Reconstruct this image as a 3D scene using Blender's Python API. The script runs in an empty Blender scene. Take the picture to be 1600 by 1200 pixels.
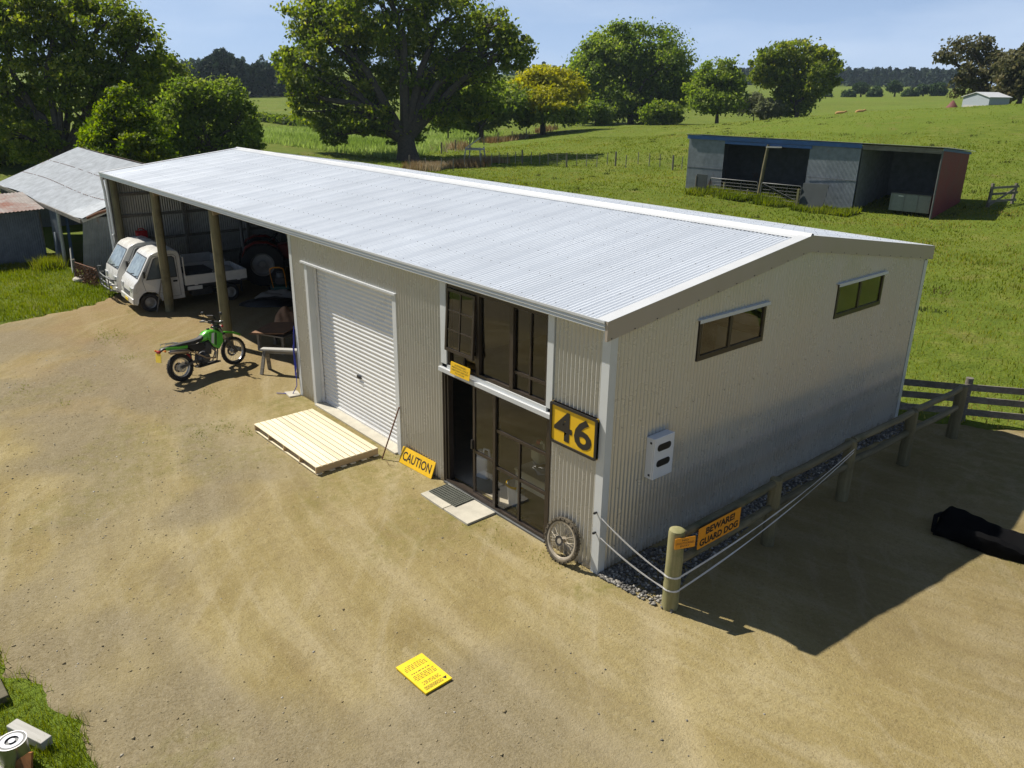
import bpy, bmesh, math, random
import numpy as np
from mathutils import Vector, Matrix
rad = math.radians
random.seed(7)
SC = bpy.context.scene
COL = SC.collection

# ------------------------------------------------------------------ camera
CAM_LOC = Vector((6.4111, -7.1674, 6.3488))
YAW, PIT, ROL, FPX = -0.858, -0.3547, 0.0142, 1245.53
_d = Vector((math.sin(YAW)*math.cos(PIT), math.cos(YAW)*math.cos(PIT), math.sin(PIT)))
_r = Vector((math.cos(YAW), -math.sin(YAW), 0.0))
_u = _r.cross(_d)
CR = _r*math.cos(ROL) + _u*math.sin(ROL)
CU = -_r*math.sin(ROL) + _u*math.cos(ROL)
CD = _d
cd = bpy.data.cameras.new('camera')
cam = bpy.data.objects.new('camera', cd); COL.objects.link(cam)
cam.matrix_world = Matrix(((CR.x, CU.x, -CD.x, CAM_LOC.x), (CR.y, CU.y, -CD.y, CAM_LOC.y), (CR.z, CU.z, -CD.z, CAM_LOC.z), (0, 0, 0, 1)))
cd.sensor_width = 36.0
cd.lens = FPX/1600*36
cd.clip_start = 0.1; cd.clip_end = 9000
SC.camera = cam

# ------------------------------------------------------------------ sky, sun, exposure
SUN_EL, SUN_AZ = rad(51.2), math.atan2(-0.951, -0.308)
w = bpy.data.worlds.new('World'); SC.world = w; w.use_nodes = True
wn = w.node_tree.nodes; wl = w.node_tree.links
for n in list(wn): wn.remove(n)
sky = wn.new('ShaderNodeTexSky'); sky.sky_type = 'NISHITA'; sky.sun_disc = False
sky.sun_elevation = SUN_EL; sky.sun_rotation = SUN_AZ
sky.altitude = 100; sky.air_density = .6; sky.dust_density = 0.0; sky.ozone_density = 4.0
tc = wn.new('ShaderNodeTexCoord')
mp = wn.new('ShaderNodeMapping'); mp.inputs['Scale'].default_value = (1.6, 1.6, 7.0)
cn = wn.new('ShaderNodeTexNoise'); cn.inputs['Scale'].default_value = 1.7; cn.inputs['Detail'].default_value = 7; cn.inputs['Roughness'].default_value = .55
cr = wn.new('ShaderNodeMapRange'); cr.inputs[1].default_value = .44; cr.inputs[2].default_value = .74; cr.inputs[3].default_value = 0; cr.inputs[4].default_value = .5
mx = wn.new('ShaderNodeMix'); mx.data_type = 'RGBA'
mx.inputs[7].default_value = (11.0, 12.8, 15.4, 1)
bg = wn.new('ShaderNodeBackground'); bg.inputs['Strength'].default_value = 0.05
wo = wn.new('ShaderNodeOutputWorld')
wl.new(tc.outputs['Generated'], mp.inputs[0]); wl.new(mp.outputs[0], cn.inputs['Vector'])
wl.new(cn.outputs['Fac'], cr.inputs[0]); wl.new(cr.outputs[0], mx.inputs[0])
# pale summer haze low round the whole horizon
sx = wn.new('ShaderNodeSeparateXYZ'); wl.new(tc.outputs['Generated'], sx.inputs[0])
hz = wn.new('ShaderNodeMapRange'); hz.interpolation_type = 'SMOOTHSTEP'
for i_, v_ in enumerate((0.0, .30, .80, 0.0)): hz.inputs[i_+1].default_value = v_
hm = wn.new('ShaderNodeMix'); hm.data_type = 'RGBA'; hm.inputs[7].default_value = (7.6, 10.2, 14.8, 1)
wl.new(sx.outputs[2], hz.inputs[0]); wl.new(hz.outputs[0], hm.inputs[0]); wl.new(sky.outputs[0], hm.inputs[6])
wl.new(hm.outputs[2], mx.inputs[6]); wl.new(mx.outputs[2], bg.inputs[0]); wl.new(bg.outputs[0], wo.inputs[0])
sl = bpy.data.lights.new('sun', 'SUN'); sl.energy = 5.0; sl.angle = rad(0.55); sl.color = (1.0, .94, .84)
so = bpy.data.objects.new('sun', sl); COL.objects.link(so)
so.rotation_euler = Vector((0.951*math.cos(SUN_EL), 0.308*math.cos(SUN_EL), -math.sin(SUN_EL))).to_track_quat('-Z', 'Y').to_euler()
so.location = (-20, -10, 30)
SC.view_settings.view_transform = 'Standard'; SC.view_settings.look = 'None'
SC.view_settings.exposure = 0.42; SC.view_settings.gamma = 1.0
SC.view_settings.use_curve_mapping = False
SC.render.engine = 'CYCLES'
SC.cycles.max_bounces = 7; SC.cycles.transparent_max_bounces = 12

def at(px, py, dist):
    """a point of the place, found from the survey of the photograph (ray and distance)"""
    v = CD*FPX + CR*(px-800) - CU*(py-600)
    return CAM_LOC + v.normalized()*dist
def gnd(px, py, z=0.0):
    v = CD*FPX + CR*(px-800) - CU*(py-600)
    return CAM_LOC + v*((z-CAM_LOC.z)/v.z)

# ------------------------------------------------------------------ helpers
def tag(o, label=None, cat=None, group=None, kind=None):
    if label: o['label'] = label
    if cat: o['category'] = cat
    if group: o['group'] = group
    if kind: o['kind'] = kind
    return o
def thing(name, label, cat, loc=(0, 0, 0), rz=0.0, group=None, rot=None):
    o = bpy.data.objects.new(name, None); COL.objects.link(o)
    o.empty_display_size = .2
    o.location = loc
    o.rotation_euler = rot if rot else (0, 0, rz)
    return tag(o, label, cat, group)
def link(name, me, mat=None, parent=None):
    o = bpy.data.objects.new(name, me); COL.objects.link(o)
    if mat: me.materials.append(mat)
    if parent is not None: o.parent = parent
    return o
def copy_tree(o, parent=None):
    c = o.copy(); COL.objects.link(c)
    if parent is not None: c.parent = parent
    for ch in o.children: copy_tree(ch, c)
    return c

class MB:
    """collects solids and sheets into one mesh"""
    def __init__(s): s.v = []; s.f = []
    def add(s, vs, fs):
        b = len(s.v); s.v += [tuple(v) for v in vs]; s.f += [tuple(b+i for i in f) for f in fs]; return s
    def box(s, x0, x1, y0, y1, z0, z1, M=None):
        vs = [Vector(p) for p in ((x0,y0,z0),(x1,y0,z0),(x1,y1,z0),(x0,y1,z0),(x0,y0,z1),(x1,y0,z1),(x1,y1,z1),(x0,y1,z1))]
        if M is not None: vs = [M @ v for v in vs]
        return s.add(vs, ((0,3,2,1),(4,5,6,7),(0,1,5,4),(1,2,6,5),(2,3,7,6),(3,0,4,7)))
    def beam(s, a, b, w, h, up=(0,0,1)):
        a = Vector(a); b = Vector(b); d = (b-a).normalized(); u = Vector(up)
        if abs(d.dot(u)) > .98: u = Vector((1,0,0))
        l = u.cross(d).normalized(); u = d.cross(l)
        vs = []
        for p in (a, b):
            for (i, j) in ((-1,-1),(1,-1),(1,1),(-1,1)): vs.append(p + l*(w/2*i) + u*(h/2*j))
        return s.add(vs, ((0,1,2,3)[::-1],(4,5,6,7),(0,1,5,4),(1,2,6,5),(2,3,7,6),(3,0,4,7)))
    def tube(s, pts, r, n=8, cap=True, closed=False):
        pts = [Vector(p) for p in pts]; m = len(pts)
        rs = r if isinstance(r, (list, tuple)) else [r]*m
        prev = None; rings = []
        for i, p in enumerate(pts):
            if closed: d = pts[(i+1) % m]-pts[i-1]
            else: d = pts[min(i+1, m-1)]-pts[max(i-1, 0)]
            if d.length < 1e-9: d = Vector((0,0,1))
            d.normalize()
            if prev is None:
                u = Vector((0,0,1)) if abs(d.z) < .9 else Vector((1,0,0))
                u = (u-d*u.dot(d)).normalized()
            else:
                u = prev-d*prev.dot(d)
                u = u.normalized() if u.length > 1e-6 else d.orthogonal().normalized()
            prev = u; l = d.cross(u)
            rings.append([p+u*(math.cos(2*math.pi*k/n)*rs[i])+l*(math.sin(2*math.pi*k/n)*rs[i]) for k in range(n)])
        vs = [v for rg in rings for v in rg]; fs = []
        for i in range(m if closed else m-1):
            a = i*n; b = ((i+1) % m)*n
            for k in range(n): fs.append((a+k, a+(k+1) % n, b+(k+1) % n, b+k))
        if cap and not closed:
            fs.append(tuple(range(n))[::-1]); fs.append(tuple((m-1)*n+k for k in range(n)))
        return s.add(vs, fs)
    def lathe(s, prof, o=(0,0,0), axis=(0,0,1), n=24):
        """prof: list of (radius, height along axis)"""
        o = Vector(o); ax = Vector(axis).normalized(); u = ax.orthogonal().normalized(); l = ax.cross(u)
        vs = []; m = len(prof)
        for k in range(n):
            c, q = math.cos(2*math.pi*k/n), math.sin(2*math.pi*k/n)
            for (r, h) in prof: vs.append(o+ax*h+(u*c+l*q)*r)
        fs = []
        for k in range(n):
            a = k*m; b = ((k+1) % n)*m
            for i in range(m-1): fs.append((a+i, b+i, b+i+1, a+i+1))
        return s.add(vs, fs)
    def prism(s, poly, off, M=None):
        """poly: 3-D points of a flat outline, off: extrusion vector"""
        n = len(poly); off = Vector(off)
        vs = [Vector(p) for p in poly]+[Vector(p)+off for p in poly]
        if M is not None: vs = [M @ v for v in vs]
        return s.add(vs, [tuple(range(n))[::-1], tuple(range(n, 2*n))]+[(i, (i+1) % n, n+(i+1) % n, n+i) for i in range(n)])
    def sphere(s, c, r, n=12, m=8, sc=(1,1,1)):
        prof = [(max(1e-4, math.sin(math.pi*i/m)), -math.cos(math.pi*i/m)) for i in range(m+1)]
        b = len(s.v); s.lathe(prof, n=n)
        for i in range(b, len(s.v)):
            v = s.v[i]; s.v[i] = (c[0]+v[0]*r*sc[0], c[1]+v[1]*r*sc[1], c[2]+v[2]*r*sc[2])
        return s
    def build(s, name, mat=None, parent=None, smooth=False, fix=True, bevel=0, weld=0):
        me = bpy.data.meshes.new(name); me.from_pydata(s.v, [], s.f)
        if fix or weld:
            bm = bmesh.new(); bm.from_mesh(me)
            if weld: bmesh.ops.remove_doubles(bm, verts=bm.verts, dist=weld)
            if fix: bmesh.ops.recalc_face_normals(bm, faces=bm.faces)
            bm.to_mesh(me); bm.free()
        o = link(name, me, mat, parent)
        if smooth:
            me.polygons.foreach_set('use_smooth', [True]*len(me.polygons))
            try: me.set_sharp_from_angle(angle=rad(42))
            except Exception: pass
        if bevel:
            b = o.modifiers.new('bevel', 'BEVEL'); b.width = bevel; b.segments = 2; b.limit_method = 'ANGLE'
        return o

def np_mesh(name, V, F, mat=None, parent=None, attr=None, smooth=False):
    """fast mesh of equal-sized polygons from arrays; attr: dict name -> per-face float"""
    me = bpy.data.meshes.new(name); V = np.asarray(V, np.float32); F = np.asarray(F, np.int32)
    m, k = F.shape
    me.vertices.add(len(V)); me.vertices.foreach_set('co', V.ravel())
    me.loops.add(m*k); me.loops.foreach_set('vertex_index', F.ravel())
    me.polygons.add(m); me.polygons.foreach_set('loop_start', np.arange(0, m*k, k, dtype=np.int32))
    try: me.polygons.foreach_set('loop_total', np.full(m, k, np.int32))
    except Exception: pass
    if smooth: me.polygons.foreach_set('use_smooth', np.ones(m, bool))
    me.update(calc_edges=True); me.validate()
    for a, arr in (attr or {}).items():
        dom = 'FACE' if len(arr) == m else 'POINT'
        at_ = me.attributes.new(a, 'FLOAT', dom); at_.data.foreach_set('value', np.asarray(arr, np.float32))
    return link(name, me, mat, parent)

# value noise on arrays
_rng = np.random.RandomState(3)
_NT = _rng.rand(256, 256)
def vnoise(x, y, s=1.0, seed=0):
    x = np.asarray(x)/s+seed*17.31; y = np.asarray(y)/s+seed*9.77
    xi = np.floor(x).astype(int); yi = np.floor(y).astype(int); fx = x-xi; fy = y-yi
    fx = fx*fx*(3-2*fx); fy = fy*fy*(3-2*fy)
    g = lambda i, j: _NT[i % 256, j % 256]
    return (g(xi, yi)*(1-fx)*(1-fy)+g(xi+1, yi)*fx*(1-fy)+g(xi, yi+1)*(1-fx)*fy+g(xi+1, yi+1)*fx*fy)
def fbm(x, y, s=1.0, o=4, seed=0):
    t = 0; a = 1; n = 0
    for i in range(o): t = t+a*vnoise(x, y, s/2**i, seed+i); n += a; a *= .5
    return t/n

# ------------------------------------------------------------------ materials
def N(nt, t, **kw):
    n = nt.nodes.new(t)
    for k, v in kw.items():
        if k in n.inputs.keys(): n.inputs[k].default_value = v
        else: setattr(n, k, v)
    return n
def newmat(name):
    m = bpy.data.materials.new(name); m.use_nodes = True
    nt = m.node_tree; b = nt.nodes['Principled BSDF']
    return m, nt, b
def ramp(nt, stops, fac):
    r = nt.nodes.new('ShaderNodeValToRGB')
    while len(r.color_ramp.elements) < len(stops): r.color_ramp.elements.new(.5)
    for e, (p, c) in zip(r.color_ramp.elements, stops): e.position = p; e.color = (*c, 1)
    nt.links.new(fac, r.inputs[0]); return r
def noise(nt, scale, detail=4, rough=.55, coord='Object', sc=(1,1,1)):
    tc = nt.nodes.new('ShaderNodeTexCoord'); mp = nt.nodes.new('ShaderNodeMapping'); mp.inputs['Scale'].default_value = sc
    n = nt.nodes.new('ShaderNodeTexNoise'); n.inputs['Scale'].default_value = scale; n.inputs['Detail'].default_value = detail; n.inputs['Roughness'].default_value = rough
    nt.links.new(tc.outputs[coord], mp.inputs[0]); nt.links.new(mp.outputs[0], n.inputs['Vector'])
    return n.outputs['Fac']
def mixc(nt, fac, a, b):
    m = nt.nodes.new('ShaderNodeMix'); m.data_type = 'RGBA'
    if hasattr(fac, 'links'): nt.links.new(fac, m.inputs[0])
    else: m.inputs[0].default_value = fac
    for i, v in ((6, a), (7, b)):
        if hasattr(v, 'links'): nt.links.new(v, m.inputs[i])
        else: m.inputs[i].default_value = (*v, 1)
    return m.outputs[2]
def rng(nt, v, a, b, c=0., d=1.):
    m = nt.nodes.new('ShaderNodeMapRange'); nt.links.new(v, m.inputs[0])
    for i, q in enumerate((a, b, c, d)): m.inputs[i+1].default_value = q
    return m.outputs[0]
def math2(nt, op, a, b):
    m = nt.nodes.new('ShaderNodeMath'); m.operation = op
    for i, v in enumerate((a, b)):
        if hasattr(v, 'links'): nt.links.new(v, m.inputs[i])
        else: m.inputs[i].default_value = v
    return m.outputs[0]
def bump(nt, b, h, strength=.3, dist=.01):
    n = nt.nodes.new('ShaderNodeBump'); n.inputs['Strength'].default_value = strength; n.inputs['Distance'].default_value = dist
    nt.links.new(h, n.inputs['Height']); nt.links.new(n.outputs[0], b.inputs['Normal'])
def pm(name, col, rough=.5, metal=0., var=.12, scale=6., bmp=0., bscale=40., sc=(1,1,1), dirt=None, dirt_amt=.0, coat=0., spec=.5, dscale=2.2):
    """painted or plain surface with slight unevenness, optional dirt blotches"""
    m, nt, b = newmat(name)
    dk = tuple(c*(1-var) for c in col); lt = tuple(min(1, c*(1+var)) for c in col)
    f = noise(nt, scale, 5, .6, sc=sc)
    c = ramp(nt, [(.3, dk), (.7, lt)], f).outputs[0]
    if dirt is not None:
        d = noise(nt, dscale, 6, .65)
        c = mixc(nt, rng(nt, d, .62-dirt_amt*.35, .78, 0, min(1, .35+dirt_amt)), c, dirt)
    nt.links.new(c, b.inputs['Base Color'])
    b.inputs['Metallic'].default_value = metal; b.inputs['Specular IOR Level'].default_value = spec
    nt.links.new(rng(nt, f, .3, .7, max(.03, rough-.08), min(1, rough+.08)), b.inputs['Roughness'])
    if coat: b.inputs['Coat Weight'].default_value = coat; b.inputs['Coat Roughness'].default_value = .08
    if bmp: bump(nt, b, noise(nt, bscale, 4, .6, sc=sc), bmp, .01)
    return m
def wood(name, dark, light, rough=.75, grain=(1.2, 22, 22), stain=None, axis=0):
    m, nt, b = newmat(name)
    sc = [grain[1]]*3; sc[axis] = grain[0]
    oi = nt.nodes.new('ShaderNodeObjectInfo')
    f = noise(nt, 1.0, 6, .65, sc=tuple(sc))
    c = ramp(nt, [(.28, dark), (.72, light)], f).outputs[0]
    hv = nt.nodes.new('ShaderNodeHueSaturation'); nt.links.new(c, hv.inputs['Color'])
    nt.links.new(rng(nt, oi.outputs['Random'], 0, 1, .84, 1.14), hv.inputs['Value'])
    c = hv.outputs[0]
    if stain is not None:
        c = mixc(nt, rng(nt, noise(nt, 3.0, 5, .6), .5, .72, 0, .75), c, stain)
    nt.links.new(c, b.inputs['Base Color']); b.inputs['Roughness'].default_value = rough
    b.inputs['Specular IOR Level'].default_value = .25
    bump(nt, b, f, .35, .006)
    return m
def leafmat(name, stops, trans=.35, rough=.5):
    m, nt, b = newmat(name)
    a = nt.nodes.new('ShaderNodeAttribute'); a.attribute_name = 'tint'
    c = ramp(nt, stops, a.outputs['Fac']).outputs[0]
    nt.links.new(c, b.inputs['Base Color']); b.inputs['Roughness'].default_value = rough
    b.inputs['Specular IOR Level'].default_value = .18
    t = nt.nodes.new('ShaderNodeBsdfTranslucent')
    hv = nt.nodes.new('ShaderNodeHueSaturation'); hv.inputs['Saturation'].default_value = 1.15; hv.inputs['Value'].default_value = 1.5
    nt.links.new(c, hv.inputs['Color']); nt.links.new(hv.outputs[0], t.inputs['Color'])
    ms = nt.nodes.new('ShaderNodeMixShader'); ms.inputs[0].default_value = trans
    out = nt.nodes['Material Output']
    nt.links.new(b.outputs[0], ms.inputs[1]); nt.links.new(t.outputs[0], ms.inputs[2]); nt.links.new(ms.outputs[0], out.inputs[0])
    return m
def glassmat(name, tint=(.84, .85, .82), ior=1.5, rough=.01):
    m, nt, b = newmat(name); nt.nodes.remove(b)
    fr = nt.nodes.new('ShaderNodeFresnel'); fr.inputs['IOR'].default_value = ior
    tr = nt.nodes.new('ShaderNodeBsdfTransparent'); tr.inputs[0].default_value = (*tint, 1)
    gl = nt.nodes.new('ShaderNodeBsdfGlossy'); gl.inputs['Roughness'].default_value = rough
    ms = nt.nodes.new('ShaderNodeMixShader')
    k = nt.nodes.new('ShaderNodeMath'); k.operation = 'MULTIPLY'; k.inputs[1].default_value = 1.7; k.use_clamp = True
    nt.links.new(fr.outputs[0], k.inputs[0]); nt.links.new(k.outputs[0], ms.inputs[0])
    nt.links.new(tr.outputs[0], ms.inputs[1]); nt.links.new(gl.outputs[0], ms.inputs[2])
    nt.links.new(ms.outputs[0], nt.nodes['Material Output'].inputs[0])
    return m

M = {}
M['wall'] = pm('colour_steel_wall', (.535, .525, .485), .27, metal=.26, var=.03, scale=1.2, dirt=(.42, .38, .28), dirt_amt=.02, spec=.6)
def mud_splash(m, z1=.32, col=(.27, .21, .12), amt=.6):
    nt = m.node_tree; b = nt.nodes['Principled BSDF']; src = b.inputs['Base Color'].links[0].from_socket
    g = nt.nodes.new('ShaderNodeNewGeometry'); sp = nt.nodes.new('ShaderNodeSeparateXYZ'); nt.links.new(g.outputs['Position'], sp.inputs[0])
    f = noise(nt, 7, 5, .7)
    hgt = math2(nt, 'SUBTRACT', rng(nt, sp.outputs[2], 0, z1, 1, 0), rng(nt, f, .25, .75, 0, .9))
    nt.links.new(mixc(nt, rng(nt, hgt, 0, .6, 0, amt), src, col), b.inputs['Base Color'])
mud_splash(M['wall'])
M['flash'] = pm('pale_flashing', (.60, .62, .62), .34, var=.04, scale=2)
M['barge'] = pm('barge_flashing', (.40, .345, .285), .38, var=.04, scale=2)
M['roof'] = pm('zinc_roof', (.74, .785, .84), .38, metal=.12, var=.02, scale=.7, spec=.6)
def per_object(m, lo, hi):
    nt = m.node_tree; b = nt.nodes['Principled BSDF']; src = b.inputs['Base Color'].links[0].from_socket
    oi = nt.nodes.new('ShaderNodeObjectInfo'); hv = nt.nodes.new('ShaderNodeHueSaturation')
    nt.links.new(rng(nt, oi.outputs['Random'], 0, 1, lo, hi), hv.inputs['Value']); nt.links.new(src, hv.inputs['Color']); nt.links.new(hv.outputs[0], b.inputs['Base Color'])
per_object(M['roof'], .97, 1.03)
M['gutter'] = pm('gutter_steel', (.56, .575, .585), .35, var=.03, scale=2)
M['roller'] = pm('roller_door_paint', (.70, .70, .69), .3, var=.03, scale=2, spec=.6)
M['brown_al'] = pm('bronze_aluminium', (.045, .034, .026), .38, metal=.2, var=.15, scale=5)
M['glass'] = glassmat('window_glass')
M['carglass'] = glassmat('car_glass', (.62, .70, .68))
M['concrete'] = pm('concrete', (.47, .44, .36), .85, var=.14, scale=5, bmp=.4, bscale=60)
M['pole'] = wood('treated_pole', (.13, .115, .06), (.24, .21, .12), axis=2, stain=(.10, .09, .055))
M['framing'] = wood('framing_timber', (.26, .20, .12), (.40, .32, .20))
M['pine'] = wood('fresh_pine', (.70, .60, .40), (.80, .72, .54), rough=.65)
M['pine_side'] = wood('pine_bearer', (.45, .32, .17), (.60, .45, .26), axis=1)
M['weathered'] = wood('weathered_timber', (.13, .115, .095), (.27, .25, .21), stain=(.09, .085, .06))
M['greywood'] = wood('grey_timber', (.38, .37, .34), (.55, .54, .50))
M['post'] = wood('treated_post', (.20, .185, .085), (.34, .31, .16), axis=2, stain=(.16, .17, .07))
M['rail'] = wood('treated_rail', (.10, .09, .055), (.21, .185, .115), axis=1, stain=(.06, .07, .035))
M['rust'] = pm('rusty_steel', (.16, .07, .035), .85, var=.4, scale=9, bmp=.5, bscale=60)
M['black'] = pm('black_plastic', (.012, .012, .013), .45, var=.2)
M['tyre'] = pm('tyre_rubber', (.022, .021, .02), .85, var=.25, scale=20, dirt=(.16, .13, .08), dirt_amt=.12)
M['steel'] = pm('bare_steel', (.42, .42, .42), .35, metal=.9, var=.1)
M['darksteel'] = pm('dark_steel', (.06, .06, .062), .45, metal=.6, var=.25, dirt=(.14, .11, .07), dirt_amt=.1)
M['galv'] = pm('galvanised_pipe', (.13, .135, .135), .6, metal=.4, var=.12)
M['yellow'] = pm('sign_yellow', (.78, .47, .010), .48, var=.06, scale=3, dirt=(.42, .29, .07), dirt_amt=.08)
M['yellow2'] = pm('sign_lemon', (.80, .58, .012), .5, var=.06, scale=5, dirt=(.46, .36, .12), dirt_amt=.12, dscale=6)
M['orange'] = pm('sign_orange', (.74, .30, .014), .5, var=.06, scale=3, dirt=(.40, .20, .06), dirt_amt=.08)
M['ink'] = pm('sign_ink', (.018, .016, .015), .5, var=.1)
M['ink2'] = pm('sign_ink_faded', (.16, .11, .012), .6, var=.1)
M['whitep'] = pm('white_plastic', (.74, .75, .77), .35, var=.02)
M['truck'] = pm('white_truck_paint', (.72, .71, .67), .28, var=.03, scale=3, dirt=(.42, .37, .28), dirt_amt=.06, coat=.4)
# ------------------------------------------------------------------ terrain
ctrl = []
for x in (-32, -20, -10, 0, 10):
    for y in (-14, 0, 12): ctrl.append((x, y, 0.0))
ctrl += [(-28, 38, 0), (-12.5, 40, 0), (-20, 26, -.05), (-5, 25, .1), (-36, 35, 0), (-52, 31, 0), (-58, 35.5, 0), (-45, 18, 0), (-40, -12, 0), (-12.8, 47, .7), (-28.5, 46, .35), (5, 30, .5), (10, 60, 3.0), (30, 20, .5), (30, -20, 0), (-10, -40, -.3), (-40, -40, -.5), (40, 60, 3.5)]
for px, py, d in ((1600,165,112),(1480,172,114),(1350,180,115),(1200,190,115),(1100,195,116),(980,196,125),(860,206,110),(752,222,105),
                  (1500,176,90),(1300,205,80),(1450,190,165),(1350,196,170),(1250,200,170),(1400,176,215),(1390,152,310),(1290,152,330),(1480,150,320),(1200,150,320),
                  (980,182,170),(980,155,330),(1180,131,760),(1320,127,820),(1440,134,850),(1000,128,800),
                  (450,225,86),(400,206,116),(520,225,90),(650,222,95),(450,172,190),(420,152,262),(600,150,270),(300,150,280),
                  (330,122,480),(600,108,520),(150,120,480),(0,115,470),(800,120,620),(100,225,70),(0,215,75),(700,190,140),(850,185,150)):
    p = at(px, py, d); ctrl.append((p.x, p.y, p.z))
for a in range(0, 360, 30):
    ctrl.append((2600*math.cos(rad(a)), 2600*math.sin(rad(a)), 14.0))
for a, z in ((200, 0), (230, -2), (260, -2), (290, 0), (320, 2), (350, 4), (20, 6), (50, 6)):
    ctrl.append((300*math.cos(rad(a)), 300*math.sin(rad(a)), z))
_C = np.array(ctrl); _cx = _C[:, :2]/100
def _tps(r): return np.where(r > 1e-9, r*r*np.log(np.maximum(r, 1e-9)), 0)
_n = len(_C)
_K = _tps(np.linalg.norm(_cx[:, None]-_cx[None], axis=2))+np.eye(_n)*1e-4
_P = np.hstack([np.ones((_n, 1)), _cx])
_A = np.block([[_K, _P], [_P.T, np.zeros((3, 3))]])
_W = np.linalg.solve(_A, np.concatenate([_C[:, 2], [0, 0, 0]]))
def terr(x, y):
    x = np.asarray(x, float); y = np.asarray(y, float); sh = x.shape
    q = np.stack([x.ravel(), y.ravel()], 1)/100
    out = np.zeros(len(q))
    for i in range(0, len(q), 20000):
        k = _tps(np.linalg.norm(q[i:i+20000, None]-_cx[None], axis=2))
        out[i:i+20000] = k@_W[:_n]+_W[_n]+q[i:i+20000]@_W[_n+1:]
    out = out.reshape(sh)
    # the yard and the shed stand on levelled ground
    dx = np.maximum(np.maximum(-26-x, x-14), 0); dy = np.maximum(np.maximum(-18-y, y-11.5), 0)
    k = np.clip(np.hypot(dx, dy)/9, 0, 1); k = k*k*(3-2*k)
    rough = (fbm(x, y, 5.5, 3, 5)-.5)*.34+(fbm(x, y, 22, 2, 8)-.5)*.5
    far = np.clip((np.hypot(x, y)-60)/200, 0, 1)
    return out*k + rough*k*(1-far)
def terr1(x, y): return float(terr(np.array([x]), np.array([y]))[0])

# signed distance (positive inside) to the gravel yard
YARD = [(-20.4, .6), (-20.9, -.55), (-19.9, -1.9), (-19.5, -3.0), (-19.2, -4.0), (-18.8, -6.5), (-17.5, -12), (-14, -18), (-9, -24), (16, -24), (16, 16), (10, 16), (5, 12.75), (2, 10.5), (.05, 9.15), (-22.0, 9.1), (-22.2, .6)]
GRASS_CORNER = [(-4.6, -6.95), (-3.2, -6.72), (-2.45, -6.5), (-1.6, -6.30), (-.75, -6.14), (.1, -6.0), (1.2, -6.1), (2.2, -6.7), (2.6, -7.8), (1.8, -9.2), (-1, -9.8), (-4, -9.4), (-5.6, -8.2)]
def sdf(poly, x, y):
    x = np.asarray(x, float); y = np.asarray(y, float)
    d = np.full(x.shape, 1e9); ins = np.zeros(x.shape, bool); n = len(poly)
    for i in range(n):
        ax, ay = poly[i]; bx, by = poly[(i+1) % n]
        ex, ey = bx-ax, by-ay; t = np.clip(((x-ax)*ex+(y-ay)*ey)/(ex*ex+ey*ey), 0, 1)
        d = np.minimum(d, np.hypot(x-ax-t*ex, y-ay-t*ey))
        c = ((ay > y) != (by > y)) & (x < (bx-ax)*(y-ay)/(by-ay+1e-12)+ax); ins ^= c
    return np.where(ins, d, -d)
def yard_d(x, y):
    d = np.minimum(sdf(YARD, x, y), -sdf(GRASS_CORNER, x, y))
    return d+(fbm(x, y, 1.3, 4, 2)-.5)*.75+(fbm(x, y, .32, 3, 52)-.5)*.35

def sstep(v, a, b):
    t = np.clip((v-a)/(b-a), 0, 1); return t*t*(3-2*t)
def axis(lo, hi, c0, c1, fine, growth=1.09):
    v = list(np.arange(c0, c1+fine/2, fine)); s = fine
    while v[-1] < hi: s *= growth; v.append(v[-1]+s)
    s = fine
    while v[0] > lo: s *= growth; v.insert(0, v[0]-s)
    return np.array(v)
def paddock_z(x, y):
    d = yard_d(x, y)
    return terr(x, y)-.13*sstep(d, -.12, .25)

xs = axis(-2600, 2600, -34, 9, .42, 1.085); ys = axis(-2600, 2600, -12, 44, .42, 1.085)
gx, gy = np.meshgrid(xs, ys, indexing='ij')
gz = paddock_z(gx, gy)
V = np.stack([gx.ravel(), gy.ravel(), gz.ravel()], 1)
ni, nj = gx.shape
I = (np.arange(ni-1)[:, None]*nj+np.arange(nj-1)[None]).ravel()
F = np.stack([I, I+nj, I+nj+1, I+1], 1)

# grass ground colour
m, nt, b = newmat('pasture_ground')
f1 = noise(nt, .16, 6, .62); f2 = noise(nt, 1.3, 6, .65); f3 = noise(nt, 9, 4, .7); f4 = noise(nt, .035, 3, .5)
c = ramp(nt, [(.3, (.092, .122, .014)), (.5, (.145, .180, .020)), (.7, (.225, .220, .045))], f1).outputs[0]
c2 = ramp(nt, [(.3, (.070, .100, .013)), (.52, (.125, .165, .020)), (.72, (.25, .225, .075))], f2).outputs[0]
c = mixc(nt, .5, c, c2)
c = mixc(nt, rng(nt, f3, .38, .62, 0, .55), c, (.085, .14, .016))
c = mixc(nt, rng(nt, f4, .48, .60, 0, .45), c, (.13, .19, .022))
f6 = noise(nt, .42, 6, .7)
c = mixc(nt, rng(nt, f6, .56, .70, 0, .6), c, (.185, .15, .05))
c = mixc(nt, rng(nt, f6, .26, .40, .55, 0), c, (.055, .088, .012))
nt.links.new(c, b.inputs['Base Color']); b.inputs['Roughness'].default_value = .9; b.inputs['Specular IOR Level'].default_value = .1
bump(nt, b, math2(nt, 'ADD', f3, f2), .9, .12)
M['pasture'] = m
ground = np_mesh('pasture', V, F, M['pasture'], smooth=True); tag(ground, kind='structure')

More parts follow.
